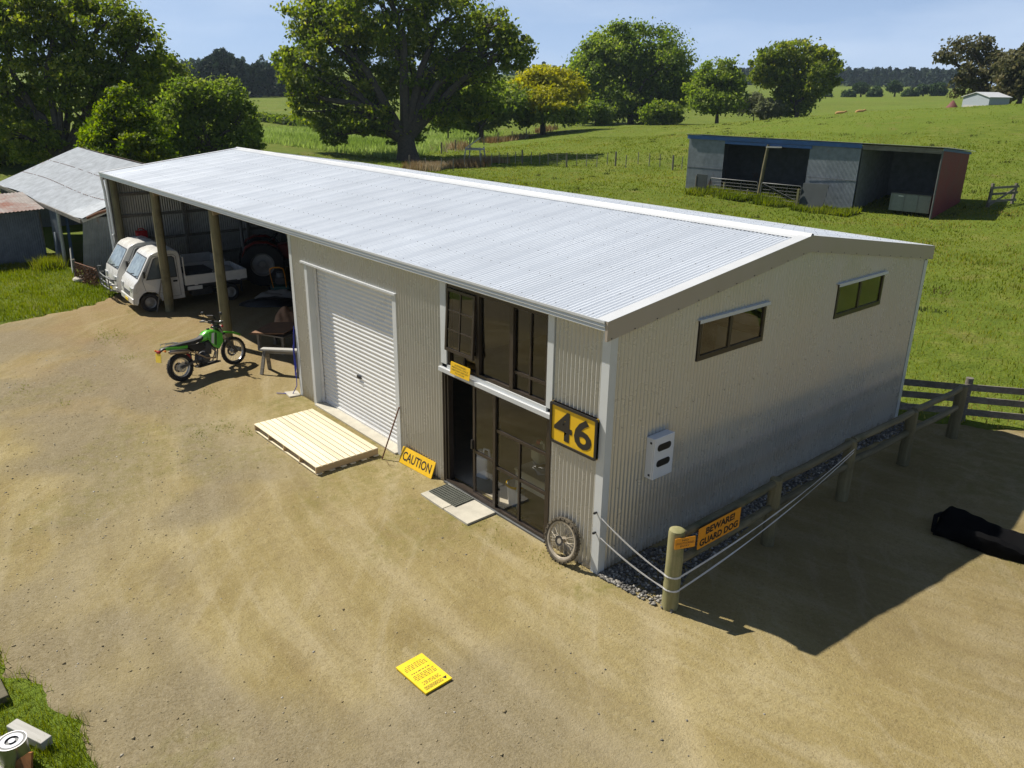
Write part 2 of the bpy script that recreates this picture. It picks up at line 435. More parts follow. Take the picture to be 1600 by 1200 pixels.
# ------------------------------------------------------------------ gravel yard
ARCS = [((-.4, 16.9), 19.15, .22), ((-.4, 16.9), 20.75, .24), ((2.5, 21), 24.6, .26), ((2.5, 21), 26.2, .26), ((9.5, 9.0), 12.4, .2), ((-14, 22), 24.2, .25)]
def tracks(x, y):
    t = np.zeros(x.shape)
    wob = (fbm(x, y, 4, 2, 31)-.5)*.7
    for (cx, cy), R_, w_ in ARCS:
        r = np.hypot(x-cx, y-cy)+wob
        t = np.maximum(t, np.exp(-((r-R_)/w_)**2)*(.1+.9*vnoise(x, y, 3.1, 33)))
    return t
def yard_z(x, y):
    inside = ((x > -21.9) & (x < 0) & (y > 0) & (y < 9)).astype(float)
    tk = tracks(x, y)
    n = (fbm(x, y, 2.6, 4, 11)-.5)*.05+(fbm(x, y, .5, 3, 14)-.5)*.022-tk*.022
    n = n+(fbm(x, y, .22, 3, 19)-.5)*.022*(.35+.9*vnoise(x, y, 2.3, 23))
    near = np.minimum(np.maximum(np.maximum(-23-x, x-.4), np.maximum(-.5-y, y-9.3)), 2)/2
    n = n*(.35+.65*np.clip(near+.25, 0, 1))
    d = yard_d(x, y)
    return n-.004-.16*(1-sstep(d, -.25, .15))
xs = axis(-22.6, 17, -13, 5.5, .085, 1.035); ys = axis(-25, 14, -8, 4, .085, 1.035)
gx, gy = np.meshgrid(xs, ys, indexing='ij')
gz = yard_z(gx, gy); dd = yard_d(gx, gy)
tk = tracks(gx, gy)
ni, nj = gx.shape
I = (np.arange(ni-1)[:, None]*nj+np.arange(nj-1)[None]).ravel()
F = np.stack([I, I+nj, I+nj+1, I+1], 1)
keep = (dd.ravel()[F] > -.45).any(1); F = F[keep]
V = np.stack([gx.ravel(), gy.ravel(), gz.ravel()], 1)
used = np.unique(F); mp_ = np.full(len(V), -1); mp_[used] = np.arange(len(used))
V = V[used]; F = mp_[F]; tkv = tk.ravel()[used]
# grey metal chip patches, mossy strip by the wall
gxu, gyu = V[:, 0], V[:, 1]
grav = sstep(fbm(gxu, gyu, 3.4, 4, 41), .5, .66)*sstep(-gyu, .8, 3.0)
grav = np.maximum(grav, sstep(-gxu-gyu*1.6, 10.5, 15.5)*sstep(fbm(gxu, gyu, 2.2, 4, 44), .36, .6)*sstep(-gyu, 2, 4))
wd = np.maximum(np.maximum(-8.9-gxu, gxu-.3), np.abs(gyu+.35)-.35)
moss = sstep(-wd, -.55, .1)*sstep(fbm(gxu, gyu, 1.0, 3, 47), .42, .62)
moss = np.maximum(moss, sstep(fbm(gxu, gyu, 2.0, 4, 49), .60, .72)*.55)
gable_dark = sstep(gxu, .2, 1.2)*sstep(gyu, .6, 2.2)  # ground toned darker beyond the gable end
m, nt, b = newmat('dirt_and_gravel')
def attrf(nt, n):
    a = nt.nodes.new('ShaderNodeAttribute'); a.attribute_name = n; return a.outputs['Fac']
f1 = noise(nt, .55, 7, .62); f2 = noise(nt, 4.5, 6, .68); f3 = noise(nt, 34, 4, .7); f4 = noise(nt, 110, 2, .6)
c = ramp(nt, [(.30, (.226, .174, .072)), (.5, (.296, .238, .106)), (.68, (.362, .300, .158))], f1).outputs[0]
c = mixc(nt, rng(nt, f2, .36, .7, 0, .62), c, (.262, .208, .088))
def swirl(cx, cy, kr, ka):
    g = nt.nodes.new('ShaderNodeNewGeometry'); v = nt.nodes.new('ShaderNodeVectorMath'); v.operation = 'SUBTRACT'; v.inputs[1].default_value = (cx, cy, 0); nt.links.new(g.outputs['Position'], v.inputs[0])
    sp = nt.nodes.new('ShaderNodeSeparateXYZ'); nt.links.new(v.outputs[0], sp.inputs[0])
    ln = math2(nt, 'POWER', math2(nt, 'ADD', math2(nt, 'MULTIPLY', sp.outputs[0], sp.outputs[0]), math2(nt, 'MULTIPLY', sp.outputs[1], sp.outputs[1])), .5)
    an = math2(nt, 'ARCTAN2', sp.outputs[0], sp.outputs[1])
    cb = nt.nodes.new('ShaderNodeCombineXYZ'); nt.links.new(math2(nt, 'MULTIPLY', ln, kr), cb.inputs[0]); nt.links.new(math2(nt, 'MULTIPLY', an, ka), cb.inputs[1])
    n_ = nt.nodes.new('ShaderNodeTexNoise'); n_.inputs['Scale'].default_value = 1.0; n_.inputs['Detail'].default_value = 6; n_.inputs['Roughness'].default_value = .62; nt.links.new(cb.outputs[0], n_.inputs['Vector'])
    return n_.outputs['Fac']
sw1 = swirl(-.4, 16.9, 2.6, 7.0); sw2 = swirl(9.5, 9.0, 3.2, 6.0)
c = mixc(nt, rng(nt, sw1, .50, .66, 0, .45), c, (.405, .345, .215))
c = mixc(nt, rng(nt, sw1, .36, .48, .38, 0), c, (.215, .160, .070))
c = mixc(nt, rng(nt, sw2, .54, .70, 0, .45), c, (.40, .34, .215))
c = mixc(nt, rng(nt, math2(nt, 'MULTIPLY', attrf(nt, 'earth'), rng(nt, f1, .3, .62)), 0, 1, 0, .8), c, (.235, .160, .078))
c = mixc(nt, rng(nt, attrf(nt, 'track'), .1, .9, 0, .38), c, (.43, .365, .235))
gcol = ramp(nt, [(.35, (.14, .115, .072)), (.55, (.235, .20, .135)), (.72, (.36, .33, .265))], f3).outputs[0]
c = mixc(nt, rng(nt, attrf(nt, 'gravel'), 0, 1, 0, .7), c, gcol)
mcol = ramp(nt, [(.35, (.14, .125, .03)), (.65, (.22, .20, .055))], f3).outputs[0]
c = mixc(nt, rng(nt, math2(nt, 'MULTIPLY', attrf(nt, 'moss'), rng(nt, f2, .4, .6)), 0, 1, 0, .75), c, mcol)
c = mixc(nt, rng(nt, f3, .52, .70, 0, .55), c, (.15, .112, .052))
f5 = noise(nt, 13, 4, .7)
c = mixc(nt, rng(nt, f5, .54, .72, 0, .45), c, (.17, .128, .058))
c = mixc(nt, rng(nt, f5, .28, .44, .35, 0), c, (.40, .34, .215))
c = mixc(nt, rng(nt, f4, .62, .74, 0, .5), c, (.48, .43, .34))
c = mixc(nt, rng(nt, attrf(nt, 'gable_dark'), 0, 1, 0, .3), c, (.12, .09, .05))
nt.links.new(c, b.inputs['Base Color']); b.inputs['Roughness'].default_value = .95; b.inputs['Specular IOR Level'].default_value = .12
h = math2(nt, 'ADD', math2(nt, 'MULTIPLY', f2, 1.2), math2(nt, 'ADD', math2(nt, 'MULTIPLY', f3, .6), math2(nt, 'MULTIPLY', f4, .25)))
h = math2(nt, 'ADD', h, math2(nt, 'MULTIPLY', sw1, .9))
bump(nt, b, h, .75, .034)
M['dirt'] = m
yard = np_mesh('gravel_yard', V, F, M['dirt'], attr={'earth': sstep(-gxu, 8.6, 11.5)*sstep(gyu, -6.0, -2.6), 'track': tkv, 'gravel': grav, 'moss': moss, 'gable_dark': gable_dark}, smooth=True); tag(yard, kind='structure')

# ------------------------------------------------------------------ stones
M['chip'] = None
m, nt, b = newmat('grey_stone_chip')
a = attrf(nt, 'tint')
c = ramp(nt, [(0, (.075, .072, .068)), (.45, (.15, .143, .13)), (.75, (.25, .23, .195)), (1, (.42, .40, .36))], a).outputs[0]
nt.links.new(c, b.inputs['Base Color']); b.inputs['Roughness'].default_value = .85
M['chip'] = m
m, nt, b = newmat('tan_stone_chip')
a = attrf(nt, 'tint')
c = ramp(nt, [(0, (.20, .155, .08)), (.55, (.29, .235, .13)), (.85, (.37, .325, .23)), (1, (.46, .44, .40))], a).outputs[0]
nt.links.new(c, b.inputs['Base Color']); b.inputs['Roughness'].default_value = .9
M['tanchip'] = m
_oct = np.array([(1,0,0),(-1,0,0),(0,1,0),(0,-1,0),(0,0,1),(0,0,-1)], float)
_of = np.array([(0,2,4),(2,1,4),(1,3,4),(3,0,4),(2,0,5),(1,2,5),(3,1,5),(0,3,5)])
def stones(name, X, Y_, Z, S, mat, label, cat, seed):
    r = np.random.RandomState(seed); n = len(X)
    v = _oct[None]*(.65+.7*r.rand(n, 6, 1))*S[:, None, None]*np.stack([.8+.5*r.rand(n), .8+.5*r.rand(n), .5+.35*r.rand(n)], 1)[:, None, :]
    a = r.rand(n)*6.28; ca, sa = np.cos(a)[:, None], np.sin(a)[:, None]
    v = np.stack([v[..., 0]*ca-v[..., 1]*sa, v[..., 0]*sa+v[..., 1]*ca, v[..., 2]], 2)
    t = (r.rand(n, 2, 1)-.5)*.8
    v[..., 2] += v[..., 0]*t[:, 0]+v[..., 1]*t[:, 1]
    v += np.stack([X, Y_, Z], 1)[:, None, :]
    f = (_of[None]+(np.arange(n)*6)[:, None, None]).reshape(-1, 3)
    o = np_mesh(name, v.reshape(-1, 3), f, mat, attr={'tint': np.repeat(r.rand(n)**1.3, 8)})
    return tag(o, label, cat, kind='stuff')
r = np.random.RandomState(5)
# loose stones over the yard, thicker in the gravel patches and along the ruts' edges
n = 60000
X = r.uniform(-16, 5.5, n); Y_ = r.uniform(-8, 1.6, n)
p = .10+.9*sstep(fbm(X, Y_, 3.4, 4, 41), .46, .66)*sstep(-Y_, .8, 3.0)+.6*sstep(-X-Y_*1.6, 9.5, 14.5)*sstep(-Y_, 1.5, 3.5)
p *= np.clip(1-tracks(X, Y_)*.8, .1, 1)*(yard_d(X, Y_) > -.1)*np.where(Y_ > 0, (X > .3), 1)
k = r.rand(n) < p*.26; X, Y_ = X[k], Y_[k]
S = .004+.012*r.rand(len(X))**3+.012*(r.rand(len(X)) < .02)
stones('loose_stones', X, Y_, yard_z(X, Y_)+S*.15, S, M['tanchip'], 'small loose tan stones strewn over the dirt yard', 'stones', 6)
n = 700
X = r.uniform(-10, 5.5, n); Y_ = r.uniform(-6, 1.0, n)
p = sstep(fbm(X, Y_, 1.6, 4, 61), .52, .68)*(yard_d(X, Y_) > 0)*np.where(Y_ > 0, (X > .6), 1)
k = r.rand(n) < p; X, Y_ = X[k], Y_[k]; S = .006+.014*r.rand(len(X))**3
stones('grey_stones', X, Y_, yard_z(X, Y_)+S*.2, S, M['chip'], 'scattered blue grey road stones pressed into the yard', 'stones', 8)
# drainage chip along the gable end
n = 4800
Y_ = -.02+8.9*r.rand(n)**1.7; X = .03+(.95*np.exp(-Y_/1.6)+.30)*r.rand(n)**1.3
X = X+(fbm(X, Y_, .8, 2, 66)-.5)*.35; X = np.maximum(X, .05)
k = (Y_ > -.05+X*.12); X, Y_ = X[k], Y_[k]; S = .014+.022*r.rand(len(X))
stones('drain_gravel', X, Y_, yard_z(X, Y_)+S*.45, S, M['chip'], 'dark grey drainage gravel along the foot of the gable wall', 'gravel', 9)
# ------------------------------------------------------------------ main shed
PITCH, AMP = .0762, .0125
ROOF_F = (-.13, 3.665); RIDGE = (4.45, 4.255); ROOF_B = (9.13, 3.575); XL, XR = -21.95, 0.0
def roof_z(y):
    if y < RIDGE[0]: a, b_ = ROOF_F, RIDGE
    else: a, b_ = RIDGE, ROOF_B
    return a[1]+(b_[1]-a[1])*(y-a[0])/(b_[0]-a[0])
def corr(mb, u0, u1, fn_lo, fn_hi, nper=8, pitch=PITCH, amp=AMP, phase=0.):
    """corrugated sheet: fn_lo(u, w) and fn_hi(u, w) give the two ends of the profile line at u with offset w"""
    n = max(2, int((u1-u0)/pitch*nper)); vs = []; fs = []
    for i in range(n+1):
        u = u0+(u1-u0)*i/n; wv = amp*math.sin(2*math.pi*(u+phase)/pitch)
        vs += [fn_lo(u, wv), fn_hi(u, wv)]
    for i in range(n): fs.append((2*i, 2*i+2, 2*i+3, 2*i+1))
    return mb.add(vs, fs)
def wall_x(name, x0, x1, z0, z1, y, mat, parent, out=-1):
    mb = MB(); corr(mb, x0, x1, lambda u, w: (u, y+out*w, z0), lambda u, w: (u, y+out*w, z1))
    return mb.build(name, mat, parent, smooth=True, fix=False)
def wall_y(name, y0, y1, z0, top, x, mat, parent, out=1):
    mb = MB(); corr(mb, y0, y1, lambda u, w: (x+out*w, u, z0), lambda u, w: (x+out*w, u, top(u)))
    return mb.build(name, mat, parent, smooth=True, fix=False)

shed = thing('farm_shed', 'long pale corrugated steel shed with open truck bays and white roof', 'shed', (0, 0, 0))
# roof
def roof_sheet(a, b_, x0, x1):
    mb = MB(); sl_ = math.hypot(b_[0]-a[0], b_[1]-a[1]); ny, nz = -(b_[1]-a[1])/sl_, (b_[0]-a[0])/sl_
    lift = lambda u: .0045*max(0, (u-x0)/(x1-x0))-.0005
    corr(mb, x0, x1, lambda u, w: (u, a[0]+ny*(w+lift(u)), a[1]+nz*(w+lift(u))), lambda u, w: (u, b_[0]+ny*(w+lift(u)), b_[1]+nz*(w+lift(u))))
    return mb
x = XL-.02
while x < XR+.01:
    x1 = min(x+.762+.076, XR+.02)
    for a, b_ in ((ROOF_F, RIDGE), (RIDGE, ROOF_B)): roof_sheet(a, b_, x, x1).build('roof_sheet', M['roof'], shed, smooth=True, fix=False)
    x += .762
mb = MB()
for y in (.0, .75, 1.55, 2.35, 3.15, 3.95, 4.9, 5.7, 6.5, 7.3, 8.1, 8.95):
    z = roof_z(y)+AMP
    x = XR-.1
    while x > XL:
        mb.lathe([(.008, 0), (.008, .005), (.001, .007)], (x, y, z), n=5); x -= PITCH*3
so_ = mb.build('roof_screws', M['darksteel'], shed); so_['kind'] = 'stuff'
mb = MB()
prof = [(-.24, roof_z(RIDGE[0]-.24)+.018), (-.05, RIDGE[1]+.012), (-.035, RIDGE[1]+.04), (0, RIDGE[1]+.055), (.035, RIDGE[1]+.04), (.05, RIDGE[1]+.012), (.24, roof_z(RIDGE[0]+.24)+.018)]
mb.add([(x, RIDGE[0]+p, z) for x in (XL-.03, XR+.045) for p, z in prof], [(i, i+1, i+8, i+7) for i in range(6)])
mb.build('ridge_cap', M['gutter'], shed, smooth=True, fix=False)
# barge flashings at both gable ends
for sx, X0 in ((1, XR), (-1, XL)):
    for a, b_ in ((ROOF_F, RIDGE), (RIDGE, ROOF_B)):
        mb = MB()
        x1 = X0+sx*.012; x2 = X0+sx*.052
        mb.prism([(x1, a[0], a[1]-.235), (x1, b_[0], b_[1]-.235), (x1, b_[0], b_[1]+.02), (x1, a[0], a[1]+.02)], (x2-x1, 0, 0))
        mb.build('barge_board', M['barge'], shed)
        mb = MB()
        xi = X0-sx*.14
        lo, hi = min(xi, x2+sx*.002), max(xi, x2+sx*.002)
        mb.prism([(lo, a[0], a[1]+.0215), (lo, b_[0], b_[1]+.0215), (lo, b_[0], b_[1]+.026), (lo, a[0], a[1]+.026)], (hi-lo, 0, 0))
        mb.build('barge_cap', M['gutter'], shed)
# gutters
for y0, s, z in ((-.005, -1, 3.68), (9.005, 1, 3.59)):
    mb = MB()
    pr = [(0, z-.02), (0, z-.14), (.10, z-.14), (.125, z-.12), (.118, z-.085), (.135, z-.07), (.128, z-.035), (.145, z-.02), (.145, z+.012), (.132, z+.012), (.13, z-.01), (.10, z-.12), (.012, z-.12), (.012, z-.02)]
    pts = [(y0+s*p, q) for p, q in pr]
    n = len(pts)
    mb.add([(x, p, q) for x in (XL-.06, XR+.008) for p, q in pts], [(i, (i+1) % n, n+(i+1) % n, n+i) for i in range(n)]+[tuple(range(n))[::-1], tuple(range(n, 2*n))])
    mb.build('gutter', M['gutter'], shed)
# walls
ZT = 3.56
wall_x('wall_panel', -8.90, -8.30, .0, ZT, 0, M['wall'], shed)
wall_x('wall_panel', -8.30, -4.95, 3.04, ZT, 0, M['wall'], shed)
wall_x('wall_panel', -4.95, -3.62, .0, ZT, 0, M['wall'], shed)
wall_x('wall_panel', -1.02, -.11, .0, ZT, 0, M['wall'], shed)
gtop = lambda u: roof_z(u)-.03
for a, b_, lo, hi in ((.10, 1.82, .0, None), (1.82, 3.42, .0, 2.78), (1.82, 3.42, 3.36, None), (3.42, 5.62, .0, None), (5.62, 7.22, .0, 2.75), (5.62, 7.22, 3.33, None), (7.22, 8.92, .0, None)):
    wall_y('gable_wall', a, b_, lo, (lambda u, h=hi: h) if hi else gtop, 0, M['wall'], shed)
wall_y('gable_wall', .02, 8.92, -.2, gtop, XL, M['wall'], shed, -1)
wall_x('back_wall', XL, 0, -.2, 3.50, 9.0, M['wall'], shed, 1)
# corner flashings
def angle(name, x, y, sx, sy, w=.12, z0=0., z1=3.545, t=.004, mat=None):
    mb = MB()
    o = .0165
    mb.prism([(x+sx*o, y+sy*o, z0), (x-sx*w, y+sy*o, z0), (x-sx*w, y+sy*(o-t), z0), (x+sx*(o-t), y+sy*(o-t), z0), (x+sx*(o-t), y-sy*w, z0), (x+sx*o, y-sy*w, z0)], (0, 0, z1-z0))
    return mb.build(name, mat or M['flash'], shed)
angle('corner_flashing', 0, 0, 1, -1, z1=3.53); angle('corner_flashing', 0, 9, 1, 1, z1=3.34)
angle('corner_flashing', -8.93, 0, -1, -1, .10, z1=3.53)
angle('corner_flashing', XL, 9, -1, 1, z1=3.34)
# roller door bay
def bx(name, x0, x1, y0, y1, z0, z1, mat, parent=None, bevel=0):
    return MB().box(x0, x1, y0, y1, z0, z1).build(name, mat, shed if parent is None else parent, bevel=bevel)
bx('door_jamb', -8.30, -8.195, -.019, .21, .0, 3.03, M['flash'])
bx('door_jamb', -5.055, -4.935, -.019, .21, .0, 3.03, M['flash'])
bx('door_head', -8.195, -5.055, .03, .21, 3.0, 3.035, M['flash'])
mb = MB(); mb.box(-8.42, -4.92, -.045, -.002, 3.035, 3.05); mb.box(-8.42, -4.92, -.049, -.045, 3.015, 3.05); mb.build('head_flashing', M['gutter'], shed)
mb = MB(); zz = .045; vs = []; fs = []; n = 0
RP = .0835
while zz < 3.0:
    ph = ((zz-.045) % RP)/RP
    yy = .185-.013*math.sin(math.pi*min(1, ph/.72)) if ph < .72 else .185
    vs += [(-8.19, yy, zz), (-5.06, yy, zz)]; zz += RP/10; n += 1
mb.add(vs, [(2*i, 2*i+1, 2*i+3, 2*i+2) for i in range(n-1)])
curt = mb.build('roller_door', M['roller'], shed, smooth=True, fix=False)
mb = MB(); mb.box(-6.72, -6.58, .150, .174, .985, 1.04); mb.lathe([(.001, -.012), (.02, -.012), (.02, 0)], (-6.65, .150, 1.012), (0, 1, 0), 10); mb.build('door_lock', M['darksteel'], curt)
bx('bottom_rail', -8.19, -5.06, .16, .20, .031, .075, M['roller'], curt)
for xa, xb in ((-8.194, -8.15), (-5.10, -5.056)): bx('door_track', xa, xb, .125, .165, .031, 3.0, M['roller'], curt)
bx('door_sill', -8.193, -5.057, -.075, .24, -.1, .03, M['concrete'], bevel=.008)
# floor slab, partition, inner lining of the workshop
M['slab'] = pm('workshop_floor', (.44, .38, .29), .7, var=.2, scale=1.4)
M['lining'] = pm('inner_lining', (.64, .60, .50), .7, var=.06)
bx('floor_slab', -8.86, -.03, .245, 8.95, -.1, .028, M['slab'])
mb = MB(); mb.add([(-8.93, .0, 0), (-8.93, 8.98, 0), (-8.93, 8.98, roof_z(8.98)-.03), (-8.93, RIDGE[0], RIDGE[1]-.03), (-8.93, .0, roof_z(0)-.08)], [(0, 1, 2, 3, 4)])
o = wall_y('partition', .02, 8.95, .0, lambda u: roof_z(u)-.04, -8.93, M['wall'], shed, -1)
mb = MB(); mb.box(-8.86, -8.84, .03, 8.9, .03, 3.4); mb.box(-8.83, -.06, 8.86, 8.88, .03, 3.35); mb.build('wall_lining', M['lining'], shed)
M['bay_black'] = pm('bay_darkening_black', (.035, .034, .032), .9, var=.2); M['bay_grey'] = pm('bay_darkening_grey', (.34, .33, .30), .38, metal=.45, var=.08)
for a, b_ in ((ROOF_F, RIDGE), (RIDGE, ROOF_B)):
    mb = MB(); mb.add([(x, y, z-.024) for x in (XL+.01, -8.96) for y, z in ((max(a[0], .01), roof_z(max(a[0], .01))), (min(b_[0], 8.98), roof_z(min(b_[0], 8.98))))], [(0, 1, 3, 2)]); mb.build('bay_darkener', M['bay_black'], shed, fix=False)  # unseen black sheets added under the roof to darken the open bays
wall_y('inner_face', .02, 8.92, -.1, lambda u: roof_z(u)-.05, XL+.004, M['bay_grey'], shed, -1)  # inner sheets added in a greyer tone than outside, to darken the bays
wall_x('inner_face', XL+.02, -8.96, -.1, 3.48, 8.985, M['bay_grey'], shed, 1)
# frame: poles, rafters, girts, purlins
for x, y in ((-17.66, .14), (-13.30, .14)):
    MB().tube([(x, y, -.1), (x+.01, y, 1.2), (x, y, 2.4), (x+.005, y, roof_z(.14)-.12)], [.135, .128, .12, .115], 14).build('pole', M['pole'], shed, smooth=True)
MB().tube([(-21.72, .16, -.1), (-21.72, .16, 3.5)], [.12, .11], 12).build('pole', M['pole'], shed, smooth=True)
for x in (-21.72, -17.66, -13.3, -9.1):
    MB().tube([(x, 8.8, -.1), (x, 8.8, 3.4)], [.12, .11], 10).build('pole', M['pole'], shed, smooth=True)
for x in (-21.75, -17.5, -13.14, -9.1, -4.5):
    mb = MB(); mb.beam((x, .05, roof_z(.05)-.2), (x, RIDGE[0], RIDGE[1]-.2), .05, .24); mb.beam((x, RIDGE[0], RIDGE[1]-.2), (x, 8.95, roof_z(8.95)-.2), .05, .24); mb.build('rafter', M['framing'], shed)
for y in (.2, 1.05, 1.9, 2.75, 3.6, 4.35, 5.3, 6.2, 7.1, 8.0, 8.85):
    mb = MB(); z = roof_z(y)-.055; mb.beam((XL+.02, y, z), (-.03, y, z), .045, .07); mb.build('purlin', M['framing'], shed)
for z in (.75, 1.45, 2.25, 2.95): bx('girt', XL+.02, XL+.07, .3, 8.7, z-.045, z+.045, M['weathered'])
for y in (2.3, 4.5, 6.7): bx('stud', XL+.075, XL+.165, y-.045, y+.045, 0, roof_z(y)-.34, M['weathered'])
for z in (.9, 1.9, 2.9): bx('girt', XL+.1, -8.98, 8.90, 8.95, z-.045, z+.045, M['weathered'])
# downpipe at the far front corner
mb = MB(); mb.tube([(-21.93, -.10, 3.55), (-21.93, -.09, 3.3), (-21.94, -.07, 3.1), (-21.94, -.07, .05)], .04, 10)
dp = mb.build('downpipe', M['whitep'], shed, smooth=True)
MB().tube([(-21.76, -.03, 3.5), (-21.76, -.03, 1.75), (-21.76, -.09, 1.7)], .025, 8).build('downpipe', M['whitep'], shed, smooth=True)
angle('corner_flashing', XL, 0, -1, -1, .06, z1=3.53)

# ------------------------------------------------------------------ glazing
BR = M['brown_al']
def frame(name, x0, x1, z0, z1, y, wd, dp_, parent, mat=BR):
    mb = MB()
    mb.box(x0, x0+wd, y, y+dp_, z0, z1); mb.box(x1-wd, x1, y, y+dp_, z0, z1)
    mb.box(x0+wd, x1-wd, y, y+dp_, z0, z0+wd); mb.box(x0+wd, x1-wd, y, y+dp_, z1-wd, z1)
    return mb.build(name, mat, parent)
def pane(x0, x1, z0, z1, y, parent): return MB().add([(x0, y, z0), (x1, y, z0), (x1, y, z1), (x0, y, z1)], [(0, 1, 2, 3)]).build('pane', M['glass'], parent, fix=False)
def bar(parent, x0, x1, z0, z1, y=.02, d=.035, mat=BR): return MB().box(x0, x1, y, y+d, z0, z1).build('glazing_bar', mat, parent)
# upper window
bx('window_flashing', -3.63, -3.475, -.022, .03, 2.168, 3.53, M['flash']); bx('window_flashing', -1.125, -1.005, -.022, .03, 2.168, 3.53, M['flash'])
bx('window_flashing', -3.475, -1.125, -.016, .03, 2.10, 2.165, M['flash'])
mb = MB(); mb.box(-3.66, -.995, -.055, .02, 2.062, 2.098); mb.box(-3.66, -.995, -.06, -.055, 2.03, 2.098); mb.box(-3.66, -.995, -.035, .03, 2.03, 2.06); mb.build('sill_flashing', M['gutter'], shed)
uw = frame('window', -3.472, -1.128, 2.168, 3.50, .0, .05, .08, shed)
bar(uw, -2.735, -2.655, 2.218, 3.45, -.004, .078); bar(uw, -1.945, -1.865, 2.218, 3.45, -.004, .078)
pane(-2.655, -1.945, 2.218, 3.45, .045, uw)
# left bay: lower fixed light and an awning sash pushed open
bar(uw, -3.422, -2.735, 2.44, 2.485); pane(-3.422, -2.735, 2.218, 2.44, .045, uw); bar(uw, -3.08, -3.055, 2.218, 2.44)
sash = thing('sash', None, None, (0, 0, 3.44)); sash.parent = shed; sash.matrix_parent_inverse = Matrix(); sash.rotation_euler = (rad(-3.2), 0, 0)
mb = MB(); w_, y0_, d_ = .042, -.03, .04
x0, x1, z0, z1 = -3.44, -2.72, -1.0, 0
mb.box(x0, x0+w_, y0_, y0_+d_, z0, z1); mb.box(x1-w_, x1, y0_, y0_+d_, z0, z1); mb.box(x0+w_, x1-w_, y0_, y0_+d_, z0, z0+w_+.01); mb.box(x0+w_, x1-w_, y0_, y0_+d_, z1-w_, z1)
mb.build('sash_frame', BR, sash)
mb = MB(); mb.box(-3.092, -3.070, y0_+.008, y0_+d_-.008, z0+.05, z1-.042)
for z in (-.34, -.65): mb.box(x0+w_, -3.092, y0_+.01, y0_+d_-.01, z-.011, z+.011); mb.box(-3.070, x1-w_, y0_+.01, y0_+d_-.01, z-.011, z+.011)
mb.build('glazing_bar', BR, sash)
MB().add([(x0+w_, y0_+.02, z0+.05), (x1-w_, y0_+.02, z0+.05), (x1-w_, y0_+.02, z1-.04), (x0+w_, y0_+.02, z1-.04)], [(0, 1, 2, 3)]).build('pane', M['glass'], sash, fix=False)
# right bay
bar(uw, -1.865, -1.178, 2.46, 2.505); bar(uw, -1.535, -1.51, 2.218, 2.46); bar(uw, -1.535, -1.51, 2.505, 3.45); pane(-1.865, -1.178, 2.218, 2.46, .045, uw); pane(-1.865, -1.178, 2.505, 3.45, .045, uw)
# lower door and window
lw = frame('door_frame', -3.60, -1.07, .03, 2.028, .0, .045, .11, shed)
bx('wall_edge', -3.62, -3.602, -.012, .12, 0, 2.028, BR, lw); bx('wall_edge', -1.068, -1.02, -.012, .02, 0, 2.028, BR, lw)
bx('threshold', -3.60, -1.07, -.03, .13, -.02, .029, M['galv'], lw)
bar(lw, -2.325, -2.265, .075, 1.983, .005, .1)
bar(lw, -2.265, -1.115, 1.385, 1.435); bar(lw, -2.265, -1.115, .755, .805); bar(lw, -1.735, -1.70, .075, .755)
bar(lw, -1.735, -1.70, .805, 1.385)
for a, b_ in ((.075, .755), (.805, 1.385), (1.435, 1.983)): pane(-2.265, -1.115, a, b_, .04, lw)
sd = frame('sliding_door', -2.90, -2.30, .05, 1.98, .062, .05, .035, shed)
bar(sd, -2.85, -2.35, .80, .85, .064, .03); pane(-2.85, -2.35, .10, .80, .08, sd); pane(-2.85, -2.35, .85, 1.93, .08, sd)
MB().box(-2.925, -2.885, .035, .061, .86, 1.02).build('door_handle', M['black'], sd)
MB().box(-3.53, -3.50, .02, .12, .075, 1.983).build('door_stop', BR, lw)
# gable windows
def gable_window(y0, y1, z0, z1, ym):
    wn_ = MB(); X0 = -.03; d_ = .055
    w_ = .055
    wn_.box(X0, X0+d_, y0, y0+w_, z0, z1); wn_.box(X0, X0+d_, y1-w_, y1, z0, z1); wn_.box(X0, X0+d_, y0+w_, y1-w_, z0, z0+w_+.02); wn_.box(X0, X0+d_, y0+w_, y1-w_, z1-w_*.6, z1)
    wn_.box(X0+.006, X0+d_-.006, ym-.03, ym+.03, z0+w_+.02, z1-w_*.6)
    f_ = wn_.build('window', BR, shed)
    for a, c_ in ((y0+w_, ym-.03), (ym+.03, y1-w_)):
        MB().add([(.004, a, z0+.075), (.004, c_, z0+.075), (.004, c_, z1-.033), (.004, a, z1-.033)], [(0, 1, 2, 3)]).build('pane', M['glass'], f_, fix=False)
    MB().box(-.0, .062, y0-.05, y1+.05, z1, z1+.012).box(.058, .062, y0-.05, y1+.05, z1-.04, z1).build('head_flashing', M['flash'], f_)
gable_window(1.80, 3.44, 2.76, 3.37, 2.56)
gable_window(5.60, 7.24, 2.73, 3.34, 6.40)

mb = MB()
for i in range(22):
    y = -.05+i*.43; z = roof_z(y)-.215
    mb.lathe([(.009, 0), (.009, .006), (.001, .008)], (XR+.0525, y, z), (1, 0, 0), 6)
for y in [.3+.381*i for i in range(23)]:
    for z in (.35, 1.25, 2.15):
        if not (.8 < y < 1.35 and 1.1 < z < 1.9): mb.lathe([(.007, 0), (.007, .005), (.001, .006)], (AMP, y, z), (1, 0, 0), 5)
o = mb.build('wall_screws', M['darksteel'], shed); o['kind'] = 'stuff'
